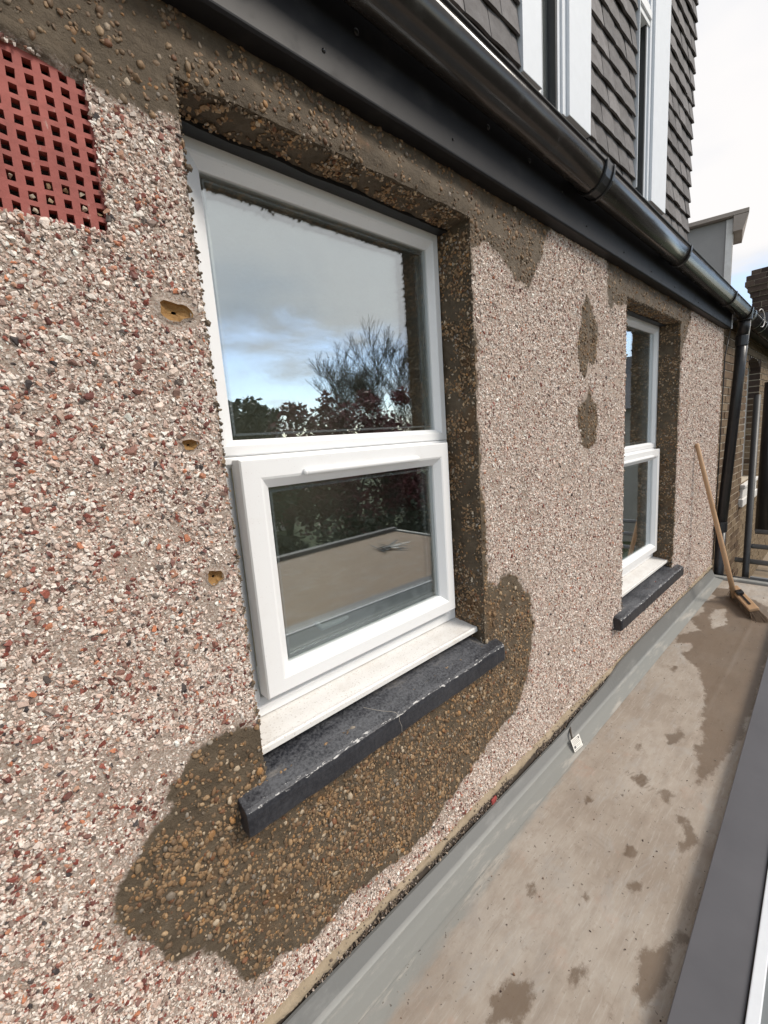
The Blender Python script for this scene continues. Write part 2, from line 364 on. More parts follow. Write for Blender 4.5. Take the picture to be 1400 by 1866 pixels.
def mat_skyglass():
    m = Mat('rooflight_glass'); m.set(m.mix(m.noise(2, 4), (.13, .145, .15), (.17, .185, .19)), .06, spec=.9); return m.m
M['skyglass'] = mat_skyglass(); M['fascia'] = mat_black('fascia_board', (.011, .011, .013), .50); M['fascia'].node_tree.nodes['Principled BSDF'].inputs['Specular IOR Level'].default_value = .28

# ================================================================== THE DASHED HOUSE
W1 = (.404, 1.40, -.86, .765)        # x0, x1, z0, z1 of the two openings
W2 = (2.94, 4.075, -1.215, .745)
AB = (-.085, .245, .428, .702)      # air brick
ZB, ZT = -1.565, .905
XE = 5.56
HOLES = [(.311, .374, .286, .322), (.318, .350, .014, .036), (.330, .365, -.300, -.268)]
house = thing('rendered_house', (2.5, 0, ZB), 'house wall in pink and white pebbledash with two white windows under a black gutter', 'house')

lower = [(1.399,-.659),(1.46,-.60),(1.50,-.629),(1.56,-.60),(1.63,-.628),(1.70,-.70),(1.767,-.772),(1.79,-.90),(1.773,-1.023),(1.727,-1.174),(1.576,-1.297),(1.318,-1.341),(1.063,-1.425),
         (.877,-1.474),(.631,-1.421),(.50,-1.45),(.379,-1.399),(.30,-1.42),(.245,-1.30),(.20,-1.20),(.15,-1.17),(.10,-1.08),(.037,-1.021),(.039,-.938),(.068,-.881),(.113,-.833),(.166,-.774),(.184,-.73),(.239,-.679),(.305,-.673),(.43,-.70),(.43,-.78)]
topm = [(.0,1.0),(.0,.80),(.127,.725),(.238,.705),(.279,.685),(.342,.665),(.397,.69),(.43,.672),(.43,.75),(1.39,.75),(1.365,.61),(1.41,.58),(1.42,.66),(1.445,.679),(1.50,.700),(1.569,.668),(1.64,.655),(1.70,.60),(1.749,.612),(1.79,.59),(1.85,.67),(1.911,.72),(1.96,.80),(2.02,.90),(2.02,1.0)]  # band of brown mortar and stones; fascia shade is painted in with it
left_top = [(-1, 1.0), (-1, .74), (.0, .735), (.13, .72), (.0, 1.0)]
jamb1 = [(1.37,.75),(1.37,-.75),(1.50,-.70),(1.45,-.58),(1.428,-.45),(1.418,-.22),(1.408,0),(1.415,.2),(1.408,.4),(1.40,.56),(1.36,.62)]
w2top = [(2.61,.95),(2.64,.80),(2.66,.66),(2.70,.62),(2.74,.68),(2.93,.70),(2.96,.73),(4.03,.73),(4.03,-1.10),(4.085,-1.10),(4.10,-.80),(4.085,-.3),(4.11,.1),(4.10,.45),(4.16,.55),(4.25,.68),(4.32,.78),(4.33,.95)]
damp1 = [(2.275,.38),(2.30,.50),(2.33,.60),(2.38,.66),(2.45,.59),(2.51,.52),(2.52,.40),(2.47,.32),(2.40,.33),(2.37,.25),(2.30,.28)]
damp2 = [(2.27,.06),(2.29,.12),(2.36,.15),(2.42,.20),(2.45,.14),(2.52,.12),(2.54,.02),(2.50,-.08),(2.42,-.12),(2.33,-.08)]
def mudsd(x, z):
    s = np.full(len(x), -1e9)
    for p in (lower, topm, left_top, jamb1, w2top, damp1, damp2): s = np.maximum(s, sdpoly(x, z, p))
    return s + .045*fb2(x, z, 11, 2, 14) + .03*fb2(x, z, 32, 3, 3) + .014*fb2(x, z, 90, 2, 5)
def bald(x, z):      # places where few stones stuck
    n = fb2(x, z*1.6, 9, 3, 8) + .35*fb2(x, z, 3, 2, 9)
    return np.clip((n-.06)/.14, 0, 1)
def frontdisp(x, z, s):
    mud = np.clip(s/.02+.5, 0, 1)
    d = .004*fb2(x, z, 7, 3, 1) + .003*fb2(x, z, 45, 2, 2)
    d -= mud*(.003 + .012*fb2(x, z, 16, 3, 4))
    # thick band of mortar over the first lintel, and a vertical run where two coats meet
    d -= .014*np.exp(-((z-.80)/.035)**2)*np.clip((x-.4)*6, 0, 1)*np.clip((1.5-x)*6, 0, 1)
    d -= .006*np.exp(-((x-2.38-.02*np.sin(z*2))/.012)**2)*np.clip((z+.9)*2, 0, 1)
    for (a, b, c, e) in HOLES:
        r = np.hypot((x-(a+b)/2)/((b-a)*.8), (z-(c+e)/2)/((e-c)*.9)); d += .004*np.exp(-r**2)
    return d
def gridlines(a, b, step, brk):
    pts = sorted(set([a, b]+[p for p in brk if a < p < b])); out = []
    for p, q in zip(pts[:-1], pts[1:]):
        n = max(1, round((q-p)/step)); out += [p+(q-p)*i/n for i in range(n)]
    return np.array(out+[b])
xbr = [W1[0], W1[1], W2[0], W2[1], AB[0], AB[1]] + [h[i] for h in HOLES for i in (0, 1)]
zbr = [W1[2], W1[3], W2[2], W2[3], AB[2], AB[3]] + [h[i] for h in HOLES for i in (2, 3)]
xs = np.concatenate([gridlines(-1.0, 2.2, .012, xbr), gridlines(2.2, XE, .02, xbr)[1:]])
zs = gridlines(ZB, ZT, .012, zbr)
def in_open(x, z, m=0):
    r = np.zeros(np.shape(x), bool)
    for o in (W1, W2, AB, *HOLES): q = .0045 if (o is AB and m < 0) else m; r |= (x > o[0]+q) & (x < o[1]-q) & (z > o[2]+q) & (z < o[3]-q)
    return r
def build_wall():
    X, Z = np.meshgrid(xs, zs, indexing='ij'); x = X.ravel(); z = Z.ravel(); s = mudsd(x, z); y = frontdisp(x, z, s)
    V = np.stack([x, y, z], 1).tolist(); nz = len(zs); att = np.clip(s/.03+.5, 0, 1).tolist()
    cx = (xs[:-1]+xs[1:])/2; cz = (zs[:-1]+zs[1:])/2; CX, CZ = np.meshgrid(cx, cz, indexing='ij'); keep = ~in_open(CX, CZ)
    Fc = [(i*nz+j, (i+1)*nz+j, (i+1)*nz+j+1, i*nz+j+1) for i, j in zip(*np.nonzero(keep))]
    # reveals: sheets running back from the rim of each opening
    D = .19; nd = 14
    def sheet(P, nrm, mudv):
        """P rim points (n,3) on the front face; goes back in +y; nrm pushes the bumps out"""
        b = len(V); n = len(P)
        for k in range(nd+1):
            t = k/nd; Q = P.copy(); Q[:, 1] = P[:, 1]*(1-t) + D*t
            a = .006*math.sin(math.pi*min(1, t*1.2+.001)) + .004
            h = fbm(Q, 22, 3, seed=6); Q = Q + np.outer(h*a*2*min(1, t*5), nrm)
            # rounded arris: pull the first rows into the opening a little
            V.extend(Q.tolist()); att.extend([mudv if t > .02 else min(1, max(0, v)) for v in (np.clip(mudsd(P[:, 0], P[:, 2])/.03+.5, 0, 1)*.5+mudv*.5)])
        for k in range(nd):
            for i in range(n-1): Fc.append((b+k*n+i, b+k*n+i+1, b+(k+1)*n+i+1, b+(k+1)*n+i))
    def rim(x0, x1, z0, z1):
        if x0 == x1: zz = zs[(zs >= z0-1e-9) & (zs <= z1+1e-9)]; xx = np.full(len(zz), x0)
        else: xx = xs[(xs >= x0-1e-9) & (xs <= x1+1e-9)]; zz = np.full(len(xx), z0)
        return np.stack([xx, frontdisp(xx, zz, mudsd(xx, zz)), zz], 1)
    for o in (W1, W2):
        sheet(rim(o[0], o[0], o[2], o[3]), np.array([1, 0, 0.]), 1)
        sheet(rim(o[1], o[1], o[2], o[3]), np.array([-1, 0, 0.]), 1)
        sheet(rim(o[0], o[1], o[3], o[3]), np.array([0, 0, -1.]), 1)
        sheet(rim(o[0], o[1], o[2], o[2]), np.array([0, 0, 1.]), .3)
    # returns round the air brick and the chipped holes
    for o in (AB, *HOLES):
        for P in (rim(o[0], o[0], o[2], o[3]), rim(o[1], o[1], o[2], o[3]), rim(o[0], o[1], o[2], o[2]), rim(o[0], o[1], o[3], o[3])):
            b = len(V); Q = P.copy(); Q[:, 1] = .03; V.extend(P.tolist()); V.extend(Q.tolist()); att.extend([.3]*2*len(P)); n = len(P)
            Fc.extend((b+i, b+i+1, b+n+i+1, b+n+i) for i in range(n-1))
    # far end return
    b = len(V); P = rim(XE, XE, ZB, ZT); Q = P.copy(); Q[:, 1] = .08; V.extend(P.tolist()); V.extend(Q.tolist()); att.extend([.7]*2*len(P)); n = len(P)
    Fc.extend((b+i, b+i+1, b+n+i+1, b+n+i) for i in range(n-1))
    return mk('wall', V, Fc, M['render'], house, True, {'mud': att})
wall = build_wall()
# masonry core behind the render so that nothing shows through from the side
core = MB()
# keep a pocket for the air brick and holes
for (x0, x1, z0, z1) in ((-1, -.1, ZB-.1, 1.0), (.26, .30, .33, 1.0), (W1[1]+.012, W2[0]-.012, ZB-.1, 1.0), (W2[1]+.012, XE-.02, ZB-.1, 1.0), (-.1, W2[0], ZB-.1, W1[2]-.02), (W2[0]-.012, W2[1]+.012, ZB-.1, W2[2]-.02), (W1[0]-.05, W1[1]+.012, W1[3]+.03, 1.0), (W2[0]-.012, W2[1]+.012, W2[3]+.03, 1.0)):
    core.box(x0, x1, .035, .27, z0, z1)
core.box(-1, XE-.02, .55, .60, -2, 4.5)
core.build('masonry', M['mortar'], house)

# ---------------------------------------------------------------- the pebbles
def stone_variants():
    col = bpy.data.collections.new('stone_kinds'); out = []
    import bmesh
    for k in range(10):
        bm = bmesh.new(); r = random.Random(k)
        if k < 6:          # broken chips
            for q in range(12):
                v = Vector((r.gauss(0, 1), r.gauss(0, 1), r.gauss(0, 1))).normalized()*.5
                bm.verts.new((v.x*r.uniform(.75, 1.1), v.y, v.z*r.uniform(.75, 1.1)))
            g = bmesh.ops.convex_hull(bm, input=bm.verts); bmesh.ops.delete(bm, geom=[e for e in set(g['geom_interior']+g['geom_unused']) if isinstance(e, bmesh.types.BMVert)], context='VERTS')
        else:              # rounded river gravel
            bmesh.ops.create_icosphere(bm, subdivisions=1, radius=.5)
            for v in bm.verts: v.co *= 1 + r.uniform(-.16, .14)
        me = bpy.data.meshes.new('pebble'); bm.to_mesh(me); bm.free(); me.materials.append(M['stone'])
        if k > 5: me.polygons.foreach_set('use_smooth', [True]*len(me.polygons))
        o = bpy.data.objects.new('pebble', me); col.objects.link(o); out.append(o)
    return col
STONES = stone_variants()
def gn_group():
    g = bpy.data.node_groups.new('scatter_pebbles', 'GeometryNodeTree')
    g.interface.new_socket('Geometry', in_out='INPUT', socket_type='NodeSocketGeometry'); g.interface.new_socket('Geometry', in_out='OUTPUT', socket_type='NodeSocketGeometry')
    gi = g.nodes.new('NodeGroupInput'); go = g.nodes.new('NodeGroupOutput'); ip = g.nodes.new('GeometryNodeInstanceOnPoints')
    ci = g.nodes.new('GeometryNodeCollectionInfo'); ci.inputs['Collection'].default_value = STONES; ci.inputs['Separate Children'].default_value = True; ci.inputs['Reset Children'].default_value = True
    def at(n, t):
        a = g.nodes.new('GeometryNodeInputNamedAttribute'); a.data_type = t; a.inputs['Name'].default_value = n; return a.outputs['Attribute']
    g.links.new(gi.outputs[0], ip.inputs['Points']); g.links.new(ci.outputs[0], ip.inputs['Instance']); ip.inputs['Pick Instance'].default_value = True
    g.links.new(at('pick', 'INT'), ip.inputs['Instance Index']); g.links.new(at('rot', 'FLOAT_VECTOR'), ip.inputs['Rotation']); g.links.new(at('scl', 'FLOAT_VECTOR'), ip.inputs['Scale'])
    g.links.new(ip.outputs[0], go.inputs[0]); return g
GN = gn_group()
def scatter(name, P, rot, scl, colr, parent, rnd=None):
    me = bpy.data.meshes.new(name); n = len(P); me.vertices.add(n); me.vertices.foreach_set('co', np.asarray(P, np.float32).ravel())
    a = me.attributes.new('rot', 'FLOAT_VECTOR', 'POINT'); a.data.foreach_set('vector', np.asarray(rot, np.float32).ravel())
    a = me.attributes.new('scl', 'FLOAT_VECTOR', 'POINT'); a.data.foreach_set('vector', np.asarray(scl, np.float32).ravel())
    a = me.attributes.new('pick', 'INT', 'POINT'); a.data.foreach_set('value', (RNG.integers(0, 6, n) if rnd is None else np.where(rnd, RNG.integers(6, 10, n), RNG.integers(0, 6, n))).astype(np.int32))
    a = me.attributes.new('col', 'FLOAT_COLOR', 'POINT'); a.data.foreach_set('color', np.concatenate([colr, np.ones((n, 1))], 1).astype(np.float32).ravel())
    me.materials.append(M['stone'])
    o = bpy.data.objects.new(name, me); COL.objects.link(o); setp(o, parent); o['kind'] = 'stuff'
    md = o.modifiers.new('pebbles', 'NODES'); md.node_group = GN; return o
PALE = np.array([(.84,.79,.755),(.78,.70,.655),(.68,.575,.52),(.71,.56,.50),(.58,.44,.385),(.50,.39,.335),(.29,.225,.20),(.22,.06,.045),(.14,.045,.038),(.30,.10,.075),(.50,.20,.11),(.05,.042,.045),(.46,.27,.19)])
PW = np.array([.27,.20,.14,.09,.08,.055,.045,.032,.032,.020,.012,.016,.02]); PW /= PW.sum()
TAN = np.array([(.36,.24,.135),(.29,.185,.10),(.22,.135,.075),(.44,.32,.20),(.17,.115,.072),(.50,.42,.32),(.30,.27,.235),(.20,.09,.045),(.40,.22,.09)])
TW = np.array([.2,.2,.16,.12,.12,.05,.05,.05,.05]); TW /= TW.sum()
def pebbles():
    segs = [(-.22, .9, 66000, .0058), (.9, 2.0, 50000, .0064), (2.0, 3.4, 32000, .0078), (3.4, XE, 22000, .0095)]
    PP = []; SZ = []
    for x0, x1, dens, sz in segs:
        n = int((x1-x0)*(ZT-ZB)*dens); PP.append(np.stack([RNG.uniform(x0, x1, n), RNG.uniform(ZB, ZT, n)], 1)); SZ.append(np.full(n, sz))
    P = np.concatenate(PP); SZ = np.concatenate(SZ); x, z = P[:, 0], P[:, 1]
    ok = ~in_open(x, z, -.003); x, z, SZ = x[ok], z[ok], SZ[ok]
    s = mudsd(x, z); mud = s > 0; u = RNG.random(len(x)); b = bald(x, z)
    dampz = np.maximum(sdpoly(x, z, damp1), sdpoly(x, z, damp2)) > 0
    # thin out: mortar patches stay bare, clusters of stones elsewhere
    cl = fb2(x, z, 13, 3, 12) + .5*fb2(x, z, 40, 2, 13)
    pm = np.clip(.30 + 1.6*cl, .02, .62); under = (z < -.8) & (x < 2.0); pm = np.where(under, np.clip(pm+.26*np.clip(s/.05-.4, -.5, 1), .03, .8), pm*.75); pm = np.where(dampz, .75, pm)
    pmk = .62*(40000/66000)*np.clip(SZ/.0058, 1, 2)*np.where(x > 2, .85, 1)
    hollow = np.ones(len(x), bool)
    for (a, bb, c, e) in HOLES: hollow &= np.hypot((x-(a+bb)/2)/((bb-a)*.85), (z-(c+e)/2)/((e-c)*1.1)) > 1
    joint = np.abs(x-2.38-.02*np.sin(z*2)) < .012*(z > -.95)
    keep = np.where(mud, u < pm*pmk, u < (1-.72*b)*(1-.9*np.exp(-np.abs(s)/.012)*(u > .4))) & hollow & ~(joint & (u < .85))
    x, z, SZ, s, mud, dz = x[keep], z[keep], SZ[keep], s[keep], mud[keep], dampz[keep]; n = len(x)
    pc = np.where(mud, -1, 0); ci = RNG.choice(len(PW), n, p=PW); ct = RNG.choice(len(TW), n, p=TW)
    col = np.where(mud[:, None], TAN[ct], PALE[ci])*RNG.uniform(.82, 1.12, (n, 1)); col = np.where(dz[:, None], col*.85, col)
    col = np.where((mud & (z > .6))[:, None], col*np.array([.85, .85, .88]), col)
    film = RNG.random(n)**1.6*.68; col = np.where(mud[:, None], (col*(1-film[:, None])+np.array([.120, .088, .057])*film[:, None])*.92, col)
    grime = RNG.random(n)**2.5*.42; col = np.where(mud[:, None], col, col*(1-grime[:, None])+np.array([.40, .33, .275])*grime[:, None])
    halo = np.clip(1+s/.035, 0, 1)*RNG.random(n); col = np.where(mud[:, None], col, col*(1-.62*halo[:, None])+np.array([.12, .09, .06])*.45*halo[:, None])
    dark = (~mud) & np.isin(ci, [7, 8, 9, 10, 11])
    k = np.exp(RNG.normal(0, .36, n))*SZ; k = np.where(dark & (x < 1.3), k*1.35, k); k = np.where(mud, np.exp(RNG.normal(0, .40, n))*np.maximum(SZ, .0078)*1.05, k); k = np.clip(k, .003, .021)
    el = RNG.uniform(.62, .95, n); scl = np.stack([k*1.25, k*RNG.uniform(.45, .8, n), k*1.25*el], 1)
    rot = np.stack([RNG.normal(0, .35, n), RNG.uniform(-math.pi, math.pi, n), RNG.normal(0, .35, n)], 1)
    y = frontdisp(x, z, s) - scl[:, 1]*np.where(mud, RNG.uniform(-.30, .20, n), RNG.uniform(-.12, .27, n))
    col = np.where(mud[:, None], col*np.array([1.03, .99, .93]), col*np.array([1.03, 1.0, .955])); col = np.clip(col, 0, .86)
    return scatter('pebbledash', np.stack([x, y, z], 1), rot, scl, col, wall, mud)
pebbles()
def reveal_pebbles():
    P = []; R = []; nn = []
    for o, sz, dens in ((W1, .0084, 26000), (W2, .0105, 15000)):
        for which in (0, 1, 2):
            if which < 2:
                a = o[which]; n = int((o[3]-o[2])*.17*dens); zz = RNG.uniform(o[2], o[3], n); yy = RNG.uniform(.0, .165, n); xx = np.full(n, a) + (1 if which == 0 else -1)*.002
            else:
                n = int((o[1]-o[0])*.13*dens); xx = RNG.uniform(o[0], o[1], n); yy = RNG.uniform(.0, .115, n); zz = np.full(n, o[3]-.002)
            q = np.stack([xx, yy, zz], 1); cl = fbm(q, 14, 3, seed=21)+.5*fbm(q, 45, 2, seed=22); keep = RNG.random(n) < np.clip(.30+1.7*cl, .01, .7); q = q[keep]
            P.append(q); n = len(q)
            k = np.clip(np.exp(RNG.normal(0, .28, n))*sz*1.1, .004, .02); th = k*RNG.uniform(.5, .8, n); el = RNG.uniform(.65, .95, n)
            if which < 2: nn.append(np.stack([th, k*1.2, k*1.2*el], 1)); R.append(np.stack([RNG.uniform(-3, 3, n), RNG.normal(0, .3, n), RNG.normal(0, .3, n)], 1))
            else: nn.append(np.stack([k*1.2, k*1.2*el, th], 1)); R.append(np.stack([RNG.normal(0, .3, n), RNG.normal(0, .3, n), RNG.uniform(-3, 3, n)], 1))
    P = np.concatenate(P); R = np.concatenate(R); S = np.concatenate(nn); n = len(P)
    col = TAN[RNG.choice(len(TW), n, p=TW)]*RNG.uniform(.75, 1.3, (n, 1))
    scatter('reveal_pebbles', P, R, S, col, wall)
reveal_pebbles()
# rough crumbs of render along the left rim of the openings
def crumbs():
    P = []; 
    for o in (W1, W2):
        n = 420; zz = RNG.uniform(o[2], o[3], n); P.append(np.stack([np.full(n, o[0])+RNG.normal(0, .003, n), RNG.uniform(-.004, .01, n), zz], 1))
        n = 380; xx = RNG.uniform(o[0], o[1], n); P.append(np.stack([xx, RNG.uniform(-.006, .01, n), np.full(n, o[3])+RNG.normal(.0, .004, n)], 1))
        n = 420; P.append(np.stack([np.full(n, o[1])+RNG.normal(0, .003, n), RNG.uniform(-.004, .01, n), RNG.uniform(o[2], o[3], n)], 1))
    P = np.concatenate(P); n = len(P); k = np.exp(RNG.normal(0, .35, n))*.008
    base = np.array([(.14, .105, .072), (.10, .075, .05), (.30, .24, .17), (.22, .15, .09)])[RNG.choice(4, n, p=[.4, .35, .1, .15])]
    scatter('render_crumbs', P, RNG.uniform(-3, 3, (n, 3)), np.stack([k, k*.8, k], 1), base, wall)
crumbs()

# chipped fixing holes: a rough shallow bowl of bare brick with a plug hole
for (a, b, c, e) in HOLES:
    mb = MB(); cx, cz = (a+b)/2, (c+e)/2; n = 18; rings = [(1.42, .0025), (1.05, -.0015), (.88, .006), (.50, .011), (.17, .013), (.14, .03), (.0, .032)]
    for q, (r, y) in enumerate(rings):
        for k in range(n):
            an = 2*math.pi*k/n; jr = 1+(.13*math.sin(3*an+cx*40)+.09*math.sin(5*an+cz*31)+.05*math.sin(9*an)) if q < 4 else 1
            sx = (b-a)/2*r*jr; sz_ = (e-c)/2*r*jr
            mb.v.append((cx+sx*math.copysign(abs(math.cos(an))**.9, math.cos(an)), y+random.uniform(-.0012, .0012), cz+sz_*math.copysign(abs(math.sin(an))**.9, math.sin(an))))
    for q in range(len(rings)-1):
        for k in range(n): mb.f.append((q*n+k, q*n+(k+1) % n, (q+1)*n+(k+1) % n, (q+1)*n+k))
    o = mk('fixing_hole', mb.v, mb.f, M['ochre'], house); o.data.materials.append(M['hole']); o.data.materials.append(M['render'])
    for i, p in enumerate(o.data.polygons):
        p.material_index = 2 if i < n else (1 if i >= 4*n else 0)

# ---------------------------------------------------------------- air brick
def air_brick():
    px, pz = .0253, .0236; hx, hz = .0125, .0148; x1, z0 = AB[1], AB[2]-.002
    nx, nz = 13, 12; xe = []; ze = []
    V = []; Fc = []
    cxs = [x1-.0125-px*i for i in range(nx)]; czs = [z0+.018+pz*j for j in range(nz)]
    rr = random.Random(3)
    gx = sorted([AB[0]-.005, x1+.002]+[c+s*hx/2 for c in cxs for s in (-1, 1) if c-hx > AB[0]-.002]); gz = sorted([z0-.004, AB[3]+.01]+[c+s*hz/2 for c in czs for s in (-1, 1) if c < AB[3]])
    def vy(i, j): return .004 + (.0022 if (i//4) % 2 == 0 else 0) + rr.uniform(-.0005, .0005)
    idx = {}
    for i, x in enumerate(gx):
        for j, z in enumerate(gz):
            idx[i, j] = len(V); V.append((x+rr.uniform(-.0007, .0007), vy(i, j), z+rr.uniform(-.0007, .0007)))
    for i in range(len(gx)-1):
        for j in range(len(gz)-1):
            hole = (i % 2 == 1) and (j % 2 == 1)
            q = (idx[i, j], idx[i+1, j], idx[i+1, j+1], idx[i, j+1])
            if not hole: Fc.append(q)
            else:
                b = len(V); V.extend([(V[k][0], .020, V[k][2]) for k in q])
                for k in range(4): Fc.append((q[k], b+k, b+(k+1) % 4, q[(k+1) % 4]))
    o = mk('air_brick', V, Fc, M['terra'], house); o['label'] = 'red terracotta air brick with rows of square holes'
    bk = MB().box(AB[0]-.02, x1+.01, .075, .09, z0-.02, AB[3]+.02).build('duct', M['gap'], o)
    # pebbles lodged in some lower holes
    P = [(cxs[a], .008, czs[b_]) for a, b_ in ((1, 1), (1, 2), (3, 1), (4, 1), (5, 2), (2, 2), (4, 0), (3, 2), (0, 1), (6, 1))]
    n = len(P); scatter('lodged_pebbles', P, RNG.uniform(-1, 1, (n, 3)), RNG.uniform(.009, .0125, (n, 3)), TAN[RNG.choice([3, 5, 0, 1], n)]*.9, o)
air_brick()
# mortar smear over the top edge of the air brick
def smear():
    V = []; Fc = []; n = 60
    xq = np.linspace(-.3, .33, n)
    for r, (dy, off) in enumerate(((.006, -.022), (-.005, -.014), (-.008, -.002), (-.005, .012), (.008, .026))):
        dy = dy + .012*np.clip((xq-.20)/.08, 0, 1)
        ctr = np.interp(xq, [-.3, .0, .13, .24, .30, .36, .43], [.74, .735, .722, .705, .688, .665, .655])
        nz_ = .010*fb2(xq, np.zeros(n)+r*3.1, 14, 3, 31)
        for i in range(n): V.append((xq[i], dy[i]+nz_[i]*.7, ctr[i]+off+nz_[i]))
    for r in range(4):
        for i in range(n-1): Fc.append((r*n+i, r*n+i+1, (r+1)*n+i+1, (r+1)*n+i))
    mk('mortar_ridge', V, Fc, M['render'], house, True, {'mud': [.45]*n+[.55]*n+[.9]*n+[1]*2*n})
smear()

# ---------------------------------------------------------------- windows
def frame_ring(mb, x0, x1, z0, z1, w, yf, yb, lip=.012, wt=None, wb=None, bev=.010, wl=None):
    """mitred rectangular frame: flat outer land, then a chamfer running in to the glass"""
    wt = wt or w; wb = wb or w; wl = wl or w
    prof = [(0, yb), (0, yf+.004), (.004, yf), (.62, yf), (.70, yf+.003), (1, yf+bev+lip), (1, yb)]
    rings = []
    for (t, y) in prof:
        tl = t*w if t > .01 or t == 0 else t; tw = t*wl if t > .01 or t == 0 else t; tt = t*wt if t > .01 or t == 0 else t; tb = t*wb if t > .01 or t == 0 else t
        rings.append([(x0+tw, y, z0+tb), (x1-tl, y, z0+tb), (x1-tl, y, z1-tt), (x0+tw, y, z1-tt)])
    b = len(mb.v)
    for r in rings: mb.v += r
    for q in range(len(rings)-1):
        for k in range(4): mb.f.append((b+q*4+k, b+q*4+(k+1) % 4, b+(q+1)*4+(k+1) % 4, b+(q+1)*4+k))
    q = len(rings)-1
    for k in range(4): mb.f.append((b+q*4+k, b+q*4+(k+1) % 4, b+(k+1) % 4, b+k))
def pane(x0, x1, z0, z1, y, parent):
    for dy in (0, .020):
        MB().box(x0, x1, y+dy, y+dy+.004, z0, z1).build('pane', M['glass'], parent)
    s = MB(); g = .016; t = .006
    for (a, b, c, d) in ((x0+g, x0+g+t, z0+g, z1-g), (x1-g-t, x1-g, z0+g, z1-g), (x0+g+t, x1-g-t, z0+g, z0+g+t), (x0+g+t, x1-g-t, z1-g-t, z1-g)): s.box(a, b, y+.006, y+.018, c, d)
    s.build('spacer_bar', M['spacer'], parent)
    s = MB(); t = .0045
    for (a, b, c, d) in ((x0, x0+t, z0, z1), (x1-t, x1, z0, z1), (x0+t, x1-t, z0, z0+t), (x0+t, x1-t, z1-t, z1)): s.box(a, b, y-.004, y-.0005, c, d)
    s.build('gasket', M['gasket'], parent)
def window(o, top_z, mid, bot, sash_top, lg, ug, ytop=.14, vent=True):
    x0, x1 = o[0]+.004, o[1]-.008; xg = .018 if o is W1 else 0
    mb = MB(); frame_ring(mb, x0, x1, mid, top_z, .048, .14, .215, wt=.073, wb=.044, wl=.070+xg+.006)
    wf = mb.build('window', M['upvc'], house)
    mb = MB(); frame_ring(mb, x0, x1, bot, mid-.0015, .060, .14, .215, wt=.030, wb=.046, wl=.060+xg); mb.build('lower_frame', M['upvc'], wf)
    pane(x0+.070+xg, x1-.043, mid+.040, top_z-.068, .168, wf)
    # projecting opening sash
    sx0, sx1, sz0, sz1 = x0+.058+xg, x1-.048, bot+.068, mid-.010
    mb = MB(); frame_ring(mb, sx0, sx1, sz0, sz1, .064, .098, .150, lip=.012, bev=.016, wl=.088, wt=.084, wb=.068); s = mb.build('sash', M['upvc'], wf)
    pane(sx0+.083, sx1-.059, sz0+.063, sz1-.079, .134, wf)
    # dark line of the seal round the sash
    mb = MB()
    for (a, b, c, d) in ((sx0+.006, sx0+.012, sz0+.006, sz1-.006), (sx1-.012, sx1-.006, sz0+.006, sz1-.006), (sx0+.012, sx1-.012, sz0+.006, sz0+.012), (sx0+.012, sx1-.012, sz1-.012, sz1-.006)): mb.box(a, b, .1505, .158, c, d)
    mb.build('seal', M['gasket'], wf)
    # trickle vent: long rounded bar on the head of the sash
    n = 10; va, vb = sx0+.20, sx1-.18; vz = sz1-.050; pr = [( .098-.014*math.sin(math.pi*k/n), vz+.011*math.cos(math.pi*k/n)) for k in range(n+1)]+[(.100, vz-.010), (.100, vz+.010)]
    mb = MB().extrude_x(pr, [va, vb]); v = mb.build('trickle_vent', M['upvc'], wf, bevel=.002)
    mb = MB().tube([(va-.001, .0945, vz), (va-.008, .0945, vz), (va-.012, .096, vz)], [.0115, .010, .004], 14); mb.build('vent_cap', M['upvc'], wf, smooth=True)
    # sloping white cill
    yn = .032; pr = [(.16, bot-.002), (.138, bot-.002), (.046, bot-.014), (yn+.004, bot-.013), (yn, bot-.018), (yn, bot-.034), (yn+.006, bot-.036), (yn+.010, bot-.026), (.16, bot-.020)]
    MB().extrude_x(pr, [o[0]+.004, o[1]-.002]).build('cill', M['cill'], wf, bevel=.0015)
    # inner handle and inner board, curtain-less room
    xm = (x0+x1)/2-.18
    MB().tube([(xm, .185, sz0+.13), (xm+.02, .19, sz0+.105), (xm+.10, .195, sz0+.10), (xm+.14, .20, sz0+.10)], [.008, .011, .009, .006], 10).build('handle', M['upvc'], wf, smooth=True)
    MB().box(o[0]-.02, o[1]+.02, .22, .42, bot-.01, bot+.012).build('window_board', M['upvc'], wf, bevel=.004)
    return wf
window(W1, .775, -.010, -.778, 0, 0, 0)
window(W2, .755, -.205, -1.135, 0, 0, 0)
# dark strip of lintel showing at the back of each soffit
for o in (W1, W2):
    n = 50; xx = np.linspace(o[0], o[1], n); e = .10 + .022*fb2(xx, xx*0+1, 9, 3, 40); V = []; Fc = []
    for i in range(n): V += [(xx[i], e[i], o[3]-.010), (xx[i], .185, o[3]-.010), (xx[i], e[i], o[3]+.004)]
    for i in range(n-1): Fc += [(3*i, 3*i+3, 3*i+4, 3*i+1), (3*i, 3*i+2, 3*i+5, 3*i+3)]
    mk('lintel', V, Fc, M['lead'], house)

